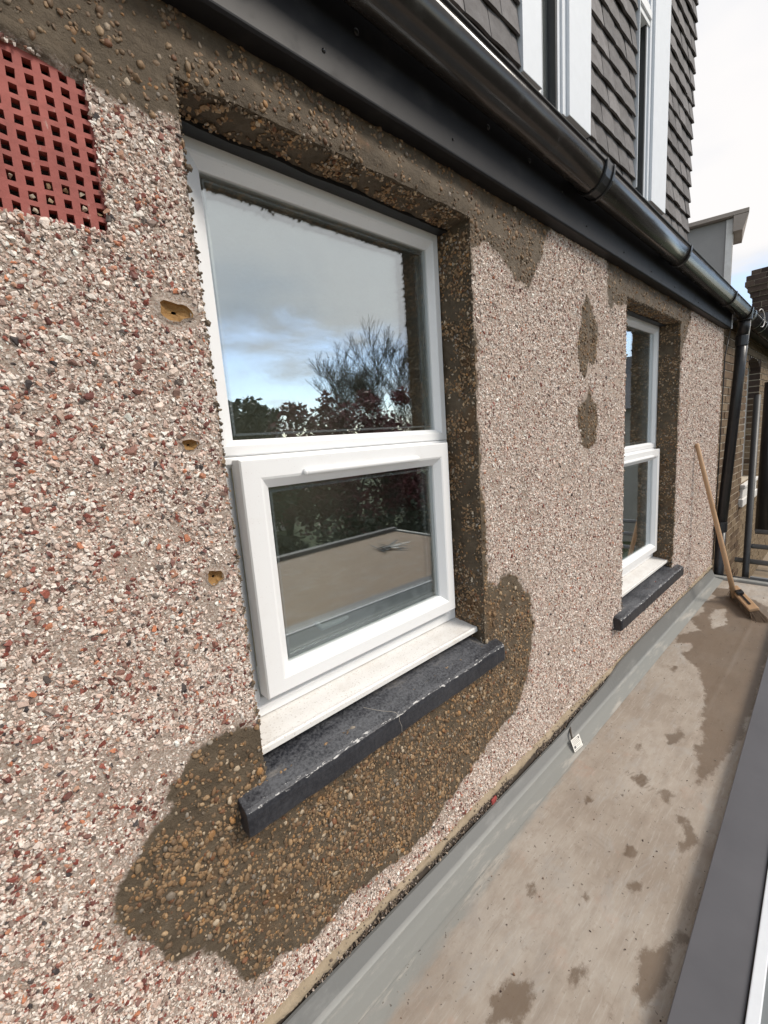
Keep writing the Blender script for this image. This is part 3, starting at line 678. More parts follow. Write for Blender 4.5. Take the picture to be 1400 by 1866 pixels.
# stone sills painted black
def sill(o, ztop, h, x0, x1, bend):
    prof = [(.12, ztop+.034), (.05, ztop+.024), (.0, ztop+.011), (-.042, ztop+.001), (-.052, ztop-.005), (-.055, ztop-.02), (-.056, ztop-h+.008), (-.050, ztop-h), (.03, ztop-h-.006), (.12, ztop-h-.006)]
    edge = [0, 0, 0, .85, 1, .4, 0, 0, 0, 0]; back = [1, .65, .55, 0, 0, 0, 0, 0, 0, 0]
    V = []; Fc = []; E_ = []; B_ = []; n = len(prof); xx = np.concatenate([[x0, x0+.004, x0+.012], np.arange(x0+.025, x1-.04, .0125), [x1-.03, x1-.018, x1-.008, x1-.002, x1]])
    nm = fbm(np.stack([xx, xx*0, xx*0], 1), 18, 3, seed=50); nm2 = fbm(np.stack([xx, xx*0+3, xx*0], 1), 50, 2, seed=51)
    for i, x in enumerate(xx):
        tl = min(1, (x-x0)/.012); tr = min(1, (x1-x)/.034); rr = 1-(1-tr)**2; rl = .75+.25*tl
        for k, (y, z) in enumerate(prof):
            cy, cz = .0, ztop-h/2
            if k in (3, 4, 5, 6, 7): y = cy+(y-cy)*(.35+.65*math.sqrt(max(0, rr)))*(.93+.07*tl)
            z = cz+(z-cz)*(.72+.28*math.sqrt(max(0, rr)))*(.97+.03*tl)
            j = (nm[i]*.003+nm2[i]*.0025)*(1 if k in (3, 4, 5, 6, 7) else .5)
            V.append((x, y+j, z+j*.7)); E_.append(edge[k]); hb = back[k]
            if (x < o[0]+.06 or x > o[1]-.03) and k < 3: hb = max(hb, .8)
            if x < x0+.012 or x > x1-.01: hb = max(hb, .35)
            B_.append(hb)
    for i in range(len(xx)-1):
        for k in range(n):
            k2 = (k+1) % n; Fc.append((i*n+k, (i+1)*n+k, (i+1)*n+k2, i*n+k2))
    Fc.append(tuple(range(n))); Fc.append(tuple((len(xx)-1)*n+k for k in reversed(range(n))))
    s = mk('stone_sill', V, Fc, M['sill'], house, False, {'edge': E_, 'back': B_})
    md = s.modifiers.new('b', 'BEVEL'); md.width = .0055; md.segments = 3; md.limit_method = 'ANGLE'; md.angle_limit = math.radians(30)
    return s
s1 = sill(W1, -.870, .074, .325, 1.487, 0)
s2 = sill(W2, -1.225, .078, 2.80, 4.235, 0)
# hairline crack across the first sill
cr = MB(); pts = [(.772, .035), (.798, .004), (.812, -.012), (.833, -.030), (.842, -.0425)]
cr.tube([Vector((x, y, float(np.interp(-y, [-.05, 0, .042], [-.846, -.859, -.869]))+.0002)) for x, y in pts]+[Vector((.846, -.0535, -.8765)), Vector((.843, -.0565, -.892)), Vector((.851, -.0572, -.915)), Vector((.850, -.0572, -.935))], .0006, 5); cr.build('crack_filler', M['blob'], s1)

# ragged mortar lip along the foot of the dash
def lip():
    n = 900; xx = np.linspace(-.6, XE, n); V = []; Fc = []; prof = [(.01, .014), (-.008, .012), (-.016, .004), (-.018, -.006), (-.012, -.016), (.002, -.024), (.02, -.028)]
    for k, (y, z) in enumerate(prof):
        h = fb2(xx, xx*0+k*.13, 9, 4, 60)*.030+fb2(xx, xx*0+k*.9, 60, 2, 61)*.014
        for i in range(n): V.append((xx[i], y+h[i]*.6, ZB+.002+z+h[i]*.9))
    for k in range(len(prof)-1):
        for i in range(n-1): Fc.append((k*n+i, k*n+i+1, (k+1)*n+i+1, (k+1)*n+i))
    mk('mortar_lip', V, Fc, M['lip'], house, True)
    m = MB().extrude_x([(-.008, ZB+.0), (-.006, -1.70), (.03, -1.70), (.03, ZB+.0)], [-.9, XE-.01]); m.build('base_gap_shade', M['gap'], house)  # dark strip: shade of the gap under the lip put into colour
    n = 7000; P = np.stack([RNG.uniform(-.3, 5.4, n), RNG.normal(-.012, .005, n), ZB+RNG.normal(-.020, .018, n)], 1)
    keep = fb2(P[:, 0], P[:, 2]*0, 6, 2, 62) > -.10; P = P[keep]; n = len(P); k = np.exp(RNG.normal(0, .35, n))*.0062
    scatter('base_crumbs', P, RNG.uniform(-3, 3, (n, 3)), np.stack([k, k*.7, k], 1), np.array([(.16, .12, .09), (.34, .27, .20), (.09, .07, .06), (.45, .38, .33)])[RNG.choice(4, n, p=[.35, .25, .25, .15])], wall)
lip()
MB().box(1.385, 1.425, -.020, -.008, -1.612, -1.585).build('red_paint_mark', M['rust'], house, bevel=.006)

# ---------------------------------------------------------------- fascia, gutter
fz = lambda x: .893 - (x-.4)*.0078
fa = MB().extrude_x([(.012, 0), (-.050, 0), (-.057, .004), (-.057, .25), (.012, .25)], [-1, 5.58], dz=fz)
fascia = fa.build('fascia', M['fascia'], house, bevel=.004)
MB().extrude_x([(-.0585, 0.006), (-.0585, .022), (-.0565, .024), (-.0565, .005)], [-1, 5.58], dz=fz)
for (x, z, r) in ((.756, .942, .006), (.867, 1.035, .009), (1.449, 1.040, .009), (1.727, 1.030, .009), (1.996, 1.000, .004), (2.245, .929, .0045), (2.72, .918, .0045), (3.175, .909, .005), (3.658, .903, .005), (3.3, .985, .004), (4.3, .90, .005), (1.25, .93, .0045)):
    mb = MB(); mb.tube([(x, -.0565, z), (x, -.0595, z), (x, -.0615, z)], [r, r*.8, r*.25], 10); mb.build('fixing_pin', M['black'], fascia, smooth=True)
MB().extrude_x([(-.052, fz(5.58)-.002), (-.062, fz(5.58)+.0), (-.062, fz(5.58)+.16), (-.052, fz(5.58)+.16)], [5.585, 5.60]).build('fascia_end', M['white_paint'], fascia)
gz = lambda x: 1.139 - .0202*x
GP = [(-.190, .0), (-.188, -.022), (-.181, -.046), (-.168, -.068), (-.148, -.085), (-.124, -.092), (-.100, -.085), (-.082, -.068), (-.072, -.046), (-.067, -.022), (-.066, .004)]
def gutter(name, x0, x1, mat, parent, sc_=1.0, dy=0):
    cy = -.128; P = [(cy+(y-cy)*sc_+dy, z*sc_) for y, z in GP]; t = .003
    inner = [(cy+(y-cy-dy)*(1-.05)+dy, z*.955+.000) for y, z in reversed(P)]
    m = MB().extrude_x(P+inner, np.linspace(x0, x1, 3), dz=gz); g = m.build(name, mat, parent)
    g.data.polygons.foreach_set('use_smooth', [len(p.vertices) == 4 for p in g.data.polygons])
    MB().tube([(x0, P[0][0]+.001, gz(x0)+.001), (x1, P[0][0]+.001, gz(x1)+.001)], .0055, 8).build('gutter_rim', M['fascia'], g, smooth=True)
    return g
gut = gutter('gutter', -1, 5.95, M['grey_pvc'], house)
def strap(x, wdt, grow=.006, parent=gut, ridge=False):
    cy = -.128; P = [(cy+(y-cy)*(1+grow/.06), z*(1+grow/.09)+.002) for y, z in GP]; P = [(P[0][0], .010)]+P+[(P[-1][0], .010)]
    Q = [(cy+(y-cy)*.93, z*.93) for y, z in reversed(P)]
    m = MB().extrude_x(P+Q, [x-wdt/2, x+wdt/2], dz=gz); m.build('gutter_bracket', M['black'], parent, bevel=.0025)
strap(2.155, .085, .005); strap(2.118, .016, .011); strap(2.192, .016, .011)
for x in (.25, 3.47, 4.93): strap(x, .026, .006)
strap(5.72, .05, .008); strap(5.92, .09, .006)
# flat top between gutter and tile hanging
MB().extrude_x([(-.055, 1.10), (-.055, 1.135), (.34, 1.52), (.34, 1.40)], [-1, 5.6], dz=lambda x: -.016*x).build('eaves_board', M['gap'], house)

# ---------------------------------------------------------------- tile hung upper wall
TY = .265
UW = [(2.20, 2.965), (3.76, 4.42)]
up = MB()
for a, b in ((-1, UW[0][0]), (UW[0][1], UW[1][0]), (UW[1][1], 5.20)): up.box(a, b, TY+.03, TY+.50, 1.3, 5.2)
up.box(UW[0][0], UW[0][1], TY+.03, TY+.5, 1.3, 1.70); up.box(UW[1][0], UW[1][1], TY+.03, TY+.5, 1.3, 1.66)
upper = up.build('upper_wall', M['tile'], house)
def tiles():
    gw, gh, th = .190, .131, .013; meshes = []
    for k in range(4):
        r = random.Random(k+5); V = []; Fc = []; nx = 4
        for j, (z, y0) in enumerate(((-.028, -.031), (.145, -.006))):
            for i in range(nx+1):
                u = i/nx-.5; cam_ = .0035*math.cos(math.pi*u)+r.uniform(-.0012, .0012)
                zz = z+r.uniform(-.0018, .0018) if j == 0 else z
                V.append((u*(gw-.004), y0-cam_, zz)); V.append((u*(gw-.004), y0-cam_+th, zz))
        m = nx+1
        for i in range(nx):
            a, b, c, d = 2*i, 2*i+2, 2*m+2*i, 2*m+2*i+2
            Fc += [(a, b, d, c), (a, a+1, b+1, b), (c, d, d+1, c+1), (a+1, c+1, d+1, b+1)]
        Fc += [(0, 2*m, 2*m+1, 1), (2*nx, 2*nx+1, 2*m+2*nx+1, 2*m+2*nx)]
        me = bpy.data.meshes.new('roof_tile'); me.from_pydata(V, [], Fc); me.materials.append(M['tile']); meshes.append(me)
    cand = []
    for j in range(28):
        z = 1.50+gh*j
        for i in range(36):
            x = -1.0+gw*(i+.5*(j % 2))
            for (a, b) in ((-2, UW[0][0]), (UW[0][1], UW[1][0]), (UW[1][1], 5.22)):
                lo, hi = max(a, x-gw/2), min(b, x+gw/2)
                if hi-lo > .03: cand.append(((lo+hi)/2, z, (hi-lo)/gw))
    scored = []
    for (x, z, w_) in cand:
        u, v = project((x, TY, z)); d = (Vector((x, TY, z))-CAM).length
        vis = -90 < u < 1420 and -130 < v < 1000 and z > 1.62
        scored.append((0 if vis else 1, d, x, z, w_))
    scored.sort(); rest = MB()
    for k, (nv, d, x, z, w_) in enumerate(scored):
        me = meshes[random.randrange(4)]; rx = random.uniform(-.02, .02); dy = random.uniform(-.003, .003); ry = random.uniform(-.006, .006)
        Mx = Matrix.LocRotScale(Vector((x, TY+dy, z+random.uniform(-.002, .002))), Euler((rx, ry, 0)), Vector((w_, 1, 1)))
        if k < 300 and nv == 0:
            o = bpy.data.objects.new('roof_tile', me); COL.objects.link(o); o.parent = upper
            o.matrix_parent_inverse = world(upper).inverted(); o.location = Mx.translation; o.rotation_euler = (rx, ry, 0); o.scale = (w_, 1, 1)
        else: rest.add([Mx @ v.co for v in me.vertices], [tuple(p.vertices) for p in me.polygons])
    o = rest.build('roof_tiles', M['tile'], upper); o['kind'] = 'stuff'
tiles()
# end return of the tile hanging
en = MB()
for j in range(28):
    z = 1.50+.131*j; en.add([(5.215, TY-.033, z-.028), (5.215, TY+.5, z-.028), (5.205, TY+.5, z+.12), (5.205, TY-.012, z+.12)], [(0, 1, 2, 3)])
en.build('tile_end', M['tile'], upper)
for q, (a, b) in enumerate(UW):
    zb = 1.735 if q == 0 else 1.70; yf = TY-.040; ga, gb = (2.415, 2.60) if q == 0 else (3.80, 3.985); mid = 2.82 if q else 3.6
    wf = MB().box(a+.002, ga-.03, yf, TY+.10, zb-.02, 4.62).build('dormer_window', M['white_paint'], house, bevel=.003)
    if q == 0: MB().box(ga-.029, ga, yf+.022, TY+.10, zb-.02, 4.62).build('bead', M['upvc'], wf, bevel=.003)
    for k, (p, r_, dy) in enumerate(((gb+.018, gb+.045, .030), (gb+.046, gb+.085, .016), (gb+.086, b, -.004))): MB().box(p, r_, yf+dy, TY+.10, zb-.02-.001*k, 4.62).build('jamb_board', M['white_paint'], wf, bevel=.003)
    MB().box(gb, gb+.017, yf+.034, TY+.10, zb-.02, 4.62).build('gasket', M['gasket'], wf)
    for z0, z1, dy in ((mid, mid+.035, .024), (mid+.037, mid+.085, .012), (mid+.087, mid+.13, .024)): MB().box(ga-.028, gb+.05, yf+dy-.003, TY+.05, z0, z1).build('transom', M['upvc'], wf, bevel=.003)
    MB().box(ga-.025, gb, TY+.030, TY+.034, zb-.01, 4.6).build('pane', M['glass'], wf)
    MB().box(ga-.025, gb+.0, TY+.040, TY+.044, zb-.01, 4.6).build('sky_tone_sheet', M['cheek'], wf)  # pale sheet behind the pane, added in place of reflected sky
    MB().box(a-.02, b, TY+.45, TY+.47, 1.5, 4.7).build('room_back', M['room'], wf)
MB().box(-1, 5.35, TY-.12, TY+1.2, 4.6, 4.75).build('roof_edge', M['black'], house)
# dark rooms behind the two lower windows
for o in (W1, W2):
    x0, x1, z0, z1 = o[0]-.35, o[1]+.5, o[2]-.6, o[3]+.15; r = MB()
    r.box(x0, x1, 2.6, 2.65, z0, z1); r.box(x0-.04, x0, .28, 2.6, z0, z1); r.box(x1, x1+.04, .28, 2.6, z0, z1); r.box(x0, x1, .28, 2.6, z0-.04, z0); r.box(x0, x1, .28, 2.6, z1, z1+.04)
    r.box(x0, o[0]-.015, .272, .29, z0, z1); r.box(o[1]+.015, x1, .272, .29, z0, z1); r.box(o[0]-.015, o[1]+.015, .272, .29, o[3]+.015, z1); r.box(o[0]-.015, o[1]+.015, .272, .29, z0, o[2]-.015)
    r.build('room', M['room'], house)

# downpipe hung on the end of the wall, slightly out of plumb
dp = MB(); dp.tube([(5.78, -.128, gz(5.78)-.075), (5.78, -.126, .96)], .056, 16); dp.tube([(5.78, -.126, .965), (5.80, -.118, .86), (5.835, -.105, .80)], .048, 16)
dp.tube([(5.835, -.105, .82), (5.825, -.098, .45), (5.60, -.058, -1.12)], .048, 16); dp.tube([(5.60, -.058, -1.10), (5.595, -.058, -2.4)], .045, 16)
down = dp.build('downpipe', M['black'], house, smooth=True)
for a, b, r in (((5.832, -.105, .80), (5.830, -.102, .70), .054), ((5.603, -.058, -1.09), (5.597, -.058, -1.19), .053), ((5.78, -.128, 1.01), (5.78, -.128, .93), .060)):
    MB().tube([a, b], r, 18).build('pipe_socket', M['black'], down, smooth=False, bevel=.004)
MB().box(5.545, 5.605, -.060, .0, -1.185, -1.135).build('pipe_clip', M['black'], down, bevel=.004)
MB().tube([(5.835, -.158, .98), (5.85, -.16, .90), (5.865, -.150, .80), (5.89, -.142, .72), (5.88, -.14, .62)], .006, 6).build('cable_tail', M['trim'], down, smooth=True)
MB().tube([(5.70, -.03, fz(5.5)), (5.615, -.012, .6), (5.60, -.010, -.4), (5.57, -.008, -1.5)], .005, 6).build('cable', M['black'], down, smooth=True)

# ================================================================== FLAT ROOF
ZF = -1.66
def roof():
    stains = [ [(4.95,-.02),(4.86,-.20),(4.60,-.10),(4.45,-.17),(4.15,-.13),(3.95,-.24),(3.75,-.12),(3.45,-.22),(3.30,-.36),(3.05,-.44),(2.70,-.52),(2.55,-.54),(2.35,-.56),(2.18,-.60),(2.30,-.64),(2.6,-.67),(3.2,-.685),(3.9,-.66),(4.3,-.64),(4.8,-.55),(5.0,-.35),(5.15,-.25),(5.1,-.1)],
               [(1.10,-.66),(1.14,-.71),(1.25,-.72),(1.33,-.70),(1.42,-.735),(1.40,-.70),(1.28,-.655)], [(.78,-.40),(.86,-.46),(.97,-.44),(.93,-.39),(.85,-.37)],
               [(1.70,-.64),(1.84,-.68),(1.88,-.64),(1.78,-.61)], [(2.38,-.44),(2.50,-.47),(2.56,-.44),(2.45,-.41)], [(1.99,-.42),(2.06,-.44),(2.09,-.40),(2.02,-.38)], [(2.66,-.36),(2.72,-.38),(2.75,-.35)], [(1.97,-.53),(2.03,-.54),(2.04,-.51),(1.98,-.505)],
               [(1.03,-.52),(1.10,-.545),(1.13,-.52),(1.06,-.50)] ]
    rr_ = random.Random(8)
    for cx_, cy_, r_ in ((1.62,-.50,.022),(1.9,-.60,.03),(2.25,-.33,.02),(1.22,-.30,.014),(2.45,-.55,.035),(1.48,-.56,.012),(3.2,-.25,.03),(.62,-.50,.012),(1.33,-.45,.010),(1.75,-.28,.012)):
        stains.append([(cx_+r_*rr_.uniform(.5, 1.9)*math.cos(a), cy_+r_*rr_.uniform(.3, .9)*math.sin(a)) for a in [k*.785 for k in range(8)]])
    hole = [(3.42,-.20),(3.55,-.26),(3.68,-.24),(3.62,-.16),(3.5,-.15)]; hole2 = [(4.55,-.30),(4.2,-.36),(4.05,-.30),(4.25,-.25),(4.5,-.22)]
    xq = np.concatenate([np.arange(-.6, 3, .014), np.arange(3, 5.40, .022), [5.42]]); yq = np.arange(-.80, -.02, .012)
    X, Y = np.meshgrid(xq, yq, indexing='ij'); x, y = X.ravel(), Y.ravel()
    s = np.full(len(x), -1e9)
    for p in stains: s = np.maximum(s, sdpoly(x, y, p))
    s = np.minimum(s, -sdpoly(x, y, hole)); s = np.minimum(s, -sdpoly(x, y, hole2)); s += .03*fb2(x, y, 16, 3, 70)
    s += .035*fb2(x, y, 7, 2, 77); wet = np.clip(s/.085+.5, 0, 1)
    # long damp seam line, laps
    seam = np.exp(-((y+.47+.02*np.sin(x*2.3))/.012)**2)*((x > 1.2) & (x < 2.0))*.38; wet = np.maximum(wet, seam*(.6+fb2(x, y, 18, 3, 71)))
    clean = np.clip((y+.255-.045*np.clip(x, 0, 2.4))/.07, 0, 1)*np.clip((4.6-x)/1.2+.2, .25, 1)
    h = .004*fb2(x, y, 3, 3, 72)+.0012*fb2(x, y, 30, 2, 73)+.0025*np.exp(-((y+.50)/.01)**2)
    V = np.stack([x, y, ZF+h], 1).tolist(); ny = len(yq); nx = len(xq)
    Fc = [(i*ny+j, (i+1)*ny+j, (i+1)*ny+j+1, i*ny+j+1) for i in range(nx-1) for j in range(ny-1)]
    att = {'wet': wet, 'clean': clean, 'pink': wet*0}
    # the rest of the roof, out beyond the rooflight
    b = len(V); V += [(-4, -4.55, ZF-.004), (5.42, -4.55, ZF-.004), (5.42, -.79, ZF-.004), (-4, -.79, ZF-.004), (-4, -.02, ZF-.004), (-.59, -.79, ZF-.004), (-.59, -.02, ZF-.004)]
    Fc += [(b, b+1, b+2, b+3), (b+3, b+5, b+6, b+4)]
    for k in att: att[k] = np.concatenate([att[k], np.full(7, 1.0 if k == 'pink' else 0.0)])
    r = mk('flat_roof', V, Fc, M['floor'], None, True, att); tag(r, kind='structure', label='flat roof of dirty beige resin with brown damp stains')
    MB().extrude_x([(-4.62, -4.6), (-4.62, ZF-.05), (-.03, ZF-.05), (-.03, -4.6)], [-4, 5.40]).build('roof_structure', M['mortar'], r)
    # grey trims and kerbs
    xx = np.arange(-.9, 5.45, .03); V = []; Fc = []; A = []
    lapx = 2.10
    for i, x in enumerate(xx):
        over = .010 if x > lapx else 0; top = float(np.interp(x, [-.5, .4, 1.05, 2.09, 2.12, 2.6, 2.84, 3.2, 4.26, 5.4], [-1.576, -1.591, -1.606, -1.616, -1.602, -1.585, -1.545, -1.535, -1.548, -1.575]))
        pr = [(-.018-over*.3, top), (-.027-over*.5, top+.001), (-.050-over*.7, ZF+.022), (-.062-over*.7, ZF+.010+over*.4), (-.095-over*.3, ZF+.006+over*.3), (-.135, ZF+.004)]
        for k, p in enumerate(pr): V.append((x, *p)); A.append(1 if k < 3 else .2 if k == 3 else 0)
    n = 6
    for i in range(len(xx)-1):
        for k in range(n-1): Fc.append((i*n+k, (i+1)*n+k, (i+1)*n+k+1, i*n+k+1))
    fl = mk('roof_trim', V, Fc, M['flash'], r, False, {'face': A})
    # lap end: dark tube stands in for the shadow where the next length starts
    MB().tube([(2.118, -.030, -1.613), (2.068, -.058, ZF+.040), (2.052, -.072, ZF+.028), (2.070, -.098, ZF+.011), (2.085, -.112, ZF+.010)], [.0045, .0048, .005, .008, .004], 6).build('lap_shadow', M['gap'], r)
    MB().extrude_x([(0, 0), (0, .028), (-4.6, .028), (-4.6, 0)], [5.40, 5.47], dz=lambda x: ZF-.002).build('end_kerb', M['flash'], r, bevel=.008)
    MB().box(5.462, 5.474, -4.6, -.03, ZF-.20, ZF+.022).build('end_trim', M['cap'], r)
    MB().extrude_x([(-4.50, ZF-.01), (-4.50, ZF+.06), (-4.62, ZF+.06), (-4.62, ZF-.35)], [-4, 5.47]).build('edge_kerb', M['cap'], r, bevel=.008)
    return r
froof = roof()
# grit, crumbs of mortar and drops lying on the roof
n = 520; xr = RNG.uniform(.2, 5.2, n)**1.0; yr = RNG.uniform(-.74, -.10, n); k = np.exp(RNG.normal(0, .45, n))*.0034
gp = scatter('roof_grit', np.stack([xr, yr, np.full(n, ZF+.002)], 1), RNG.uniform(-3, 3, (n, 3)), np.stack([k*1.3, k, k*.7], 1), np.array([(.08, .05, .04), (.35, .30, .25), (.18, .10, .06), (.45, .42, .38)])[RNG.choice(4, n, p=[.45, .25, .2, .1])], froof)

# paper label stuck on the trim
def label():
    a = Vector((2.030, -.073, ZF+.031)); X_ = Vector((.081, -.007, .0)); Y_ = Vector((-.048, -.044, -.019)); nn = X_.cross(Y_).normalized()
    if nn.z < 0: nn = -nn
    def q(u, v, h=0): return a+X_*u+Y_*v+nn*h
    t = thing('paper_label', a, 'small white printed paper label stuck on the grey roof trim below the wall', 'label')
    mb = MB().add([q(0, 0), q(1, 0), q(1, 1), q(0, 1), q(0, 0, .0012), q(1, 0, .0012), q(1, 1, .0012), q(0, 1, .0012)], [(0, 1, 2, 3), (4, 5, 6, 7), (0, 1, 5, 4), (1, 2, 6, 5), (2, 3, 7, 6), (3, 0, 4, 7)]); mb.build('paper', M['paper'], t)
    mb = MB()
    def bar(u0, u1, v0, v1): mb.add([q(u0, v0, .0017), q(u1, v0, .0017), q(u1, v1, .0017), q(u0, v1, .0017)], [(0, 1, 2, 3)])
    for v in (.12, .24, .36, .48): 
        u = .10
        while u < .86: l = random.uniform(.03, .12); bar(u, min(.9, u+l), v, v+.035); u += l+.025
    bar(.10, .30, .60, .80); bar(.36, .9, .64, .66); bar(.36, .8, .74, .76); bar(.08, .85, .90, .93); bar(.78, .90, .12, .30)
    mb.build('print', M['ink'], t)
label()

# ---------------------------------------------------------------- rooflight with grey upstand and white inner frame
def rooflight():
    t = thing('rooflight', (2.2, -1.5, ZF), 'long flat rooflight with wide grey upstand capping and white inner frame', 'rooflight')
    ang = -math.atan2(-.752+.670, 3.716-1.113)   # its edge runs slightly out of parallel with the wall
    R = Matrix.Translation((1.10, -.755, 0)) @ Matrix.Rotation(.0315, 4, 'Z')
    zt = -1.60
    L0, L1 = -1.3, 3.35; W_ = 1.40
    # capping in four mitred lengths
    wd = .150
    def ring(name, o0, o1, z0, z1, mat, bev):
        a = [(L0+o0, -o0), (L1-o0, -o0), (L1-o0, -W_+o0), (L0+o0, -W_+o0)]; b = [(L0+o1, -o1), (L1-o1, -o1), (L1-o1, -W_+o1), (L0+o1, -W_+o1)]; 
        for k in range(4):
            k2 = (k+1) % 4; mb = MB(); P = [a[k], a[k2], b[k2], b[k]]
            mb.add([R @ Vector((x, y, z0)) for x, y in P]+[R @ Vector((x, y, z1)) for x, y in P], [(3, 2, 1, 0), (4, 5, 6, 7), (0, 1, 5, 4), (1, 2, 6, 5), (2, 3, 7, 6), (3, 0, 4, 7)])
            mb.build(name, mat, t, bevel=bev)
    ring('capping', 0, .146, zt-.012, zt, M['cap'], .003)
    ring('upstand', .006, .10, ZF-.004, zt-.013, M['cap'], 0)
    ring('inner_frame', .149, .178, zt-.03, zt+.012, M['white_paint'], .003)
    mb = MB().box(L0+.178, L1-.178, -W_+.178, -.178, zt-.010, zt+.004, R); mb.build('glazing', M['skyglass'], t)
rooflight()

# offcuts left further out on the roof (seen mirrored in the lower pane)
def offcuts():
    t = thing('offcut_pile', (4.4, -3.6, ZF), 'small heap of grey metal offcuts lying on the open flat roof', 'offcuts'); r = random.Random(4)
    for k in range(16):
        a = r.uniform(0, 3.14); l = r.uniform(.06, .22); c = Vector((4.4+r.uniform(-.16, .16), -3.6+r.uniform(-.12, .12), ZF+r.uniform(.008, .06)))
        Mx = Matrix.Translation(c) @ Euler((r.uniform(-.5, .5), r.uniform(-.4, .4), a)).to_matrix().to_4x4()
        MB().box(-l, l, -.012, .012, -.003, .003, Mx).build('strip', M['steel'] if k % 2 else M['cap'], t)
offcuts()

# ---------------------------------------------------------------- broom leaning on the wall
def broom():
    hb = Vector((4.76, -.315, -1.565)); top = Vector((4.63, -.018, -.213)); t = thing('broom', (4.60, -.42, ZF), 'wooden broom with long pale handle leaning against the dashed wall', 'broom')
    d = (top-hb).normalized()
    MB().tube([hb-d*.05, hb+d*.3, hb+(top-hb)*.6, top-d*.01, top], [.021, .0200, .0180, .0165, .010], 14).build('handle', M['wood'], t, smooth=True)
    e0 = Vector((4.90, -.29, -1.562)); e1 = Vector((4.45, -.500, -1.585)); ax = (e1-e0).normalized(); side = Vector((0, 0, 1)).cross(ax).normalized()*-1
    nrm = (Vector((0, 0, 1))*.93+Vector((-.30, .22, 0))).normalized(); nrm = (nrm-ax*nrm.dot(ax)).normalized(); sd_ = ax.cross(nrm)
    R = Matrix((ax, sd_, nrm)).transposed().to_4x4(); L_ = (e1-e0).length; R.translation = (e0+e1)/2
    bl = MB().box(-L_/2, L_/2, -.036, .036, -.014, .014, R).build('head_block', M['wood'], t, bevel=.008)
    MB().box(-L_*.28, L_*.28, -.008, .008, .0145, .0185, R @ Matrix.Translation((.03, 0, 0))).build('metal_strip', M['black'], t)
    MB().box(-.032, .032, -.026, .026, .0145, .045, R @ Matrix.Translation((-.06, 0, 0))).build('socket', M['black'], t, bevel=.008)
    br = MB(); r = random.Random(2); Mi = R
    for k in range(1600):
        u = r.uniform(-L_/2+.01, L_/2-.005); v = r.uniform(-.03, .03); p0 = Mi @ Vector((u, v, -.012)); sp = Vector((u+(u/L_)*.14+.02+r.uniform(-.012, .012), v*1.9+r.uniform(-.012, .012), -.012-r.uniform(.07, .095)))
        p1 = Mi @ sp; p1.z = max(p1.z, ZF+.003); w_ = .0017; s_ = Vector((r.uniform(-1, 1), r.uniform(-1, 1), 0)).normalized()*w_; s2 = s_.cross((p1-p0).normalized())
        br.add([p0-s_, p0+s_*.5+s2, p0+s_*.5-s2, p1-s_*.7, p1+s_*.4+s2*.7, p1+s_*.4-s2*.7], [(0, 1, 4, 3), (1, 2, 5, 4), (2, 0, 3, 5)])
    o = br.build('bristles', M['bristle'], t); o['kind'] = 'stuff'
broom()

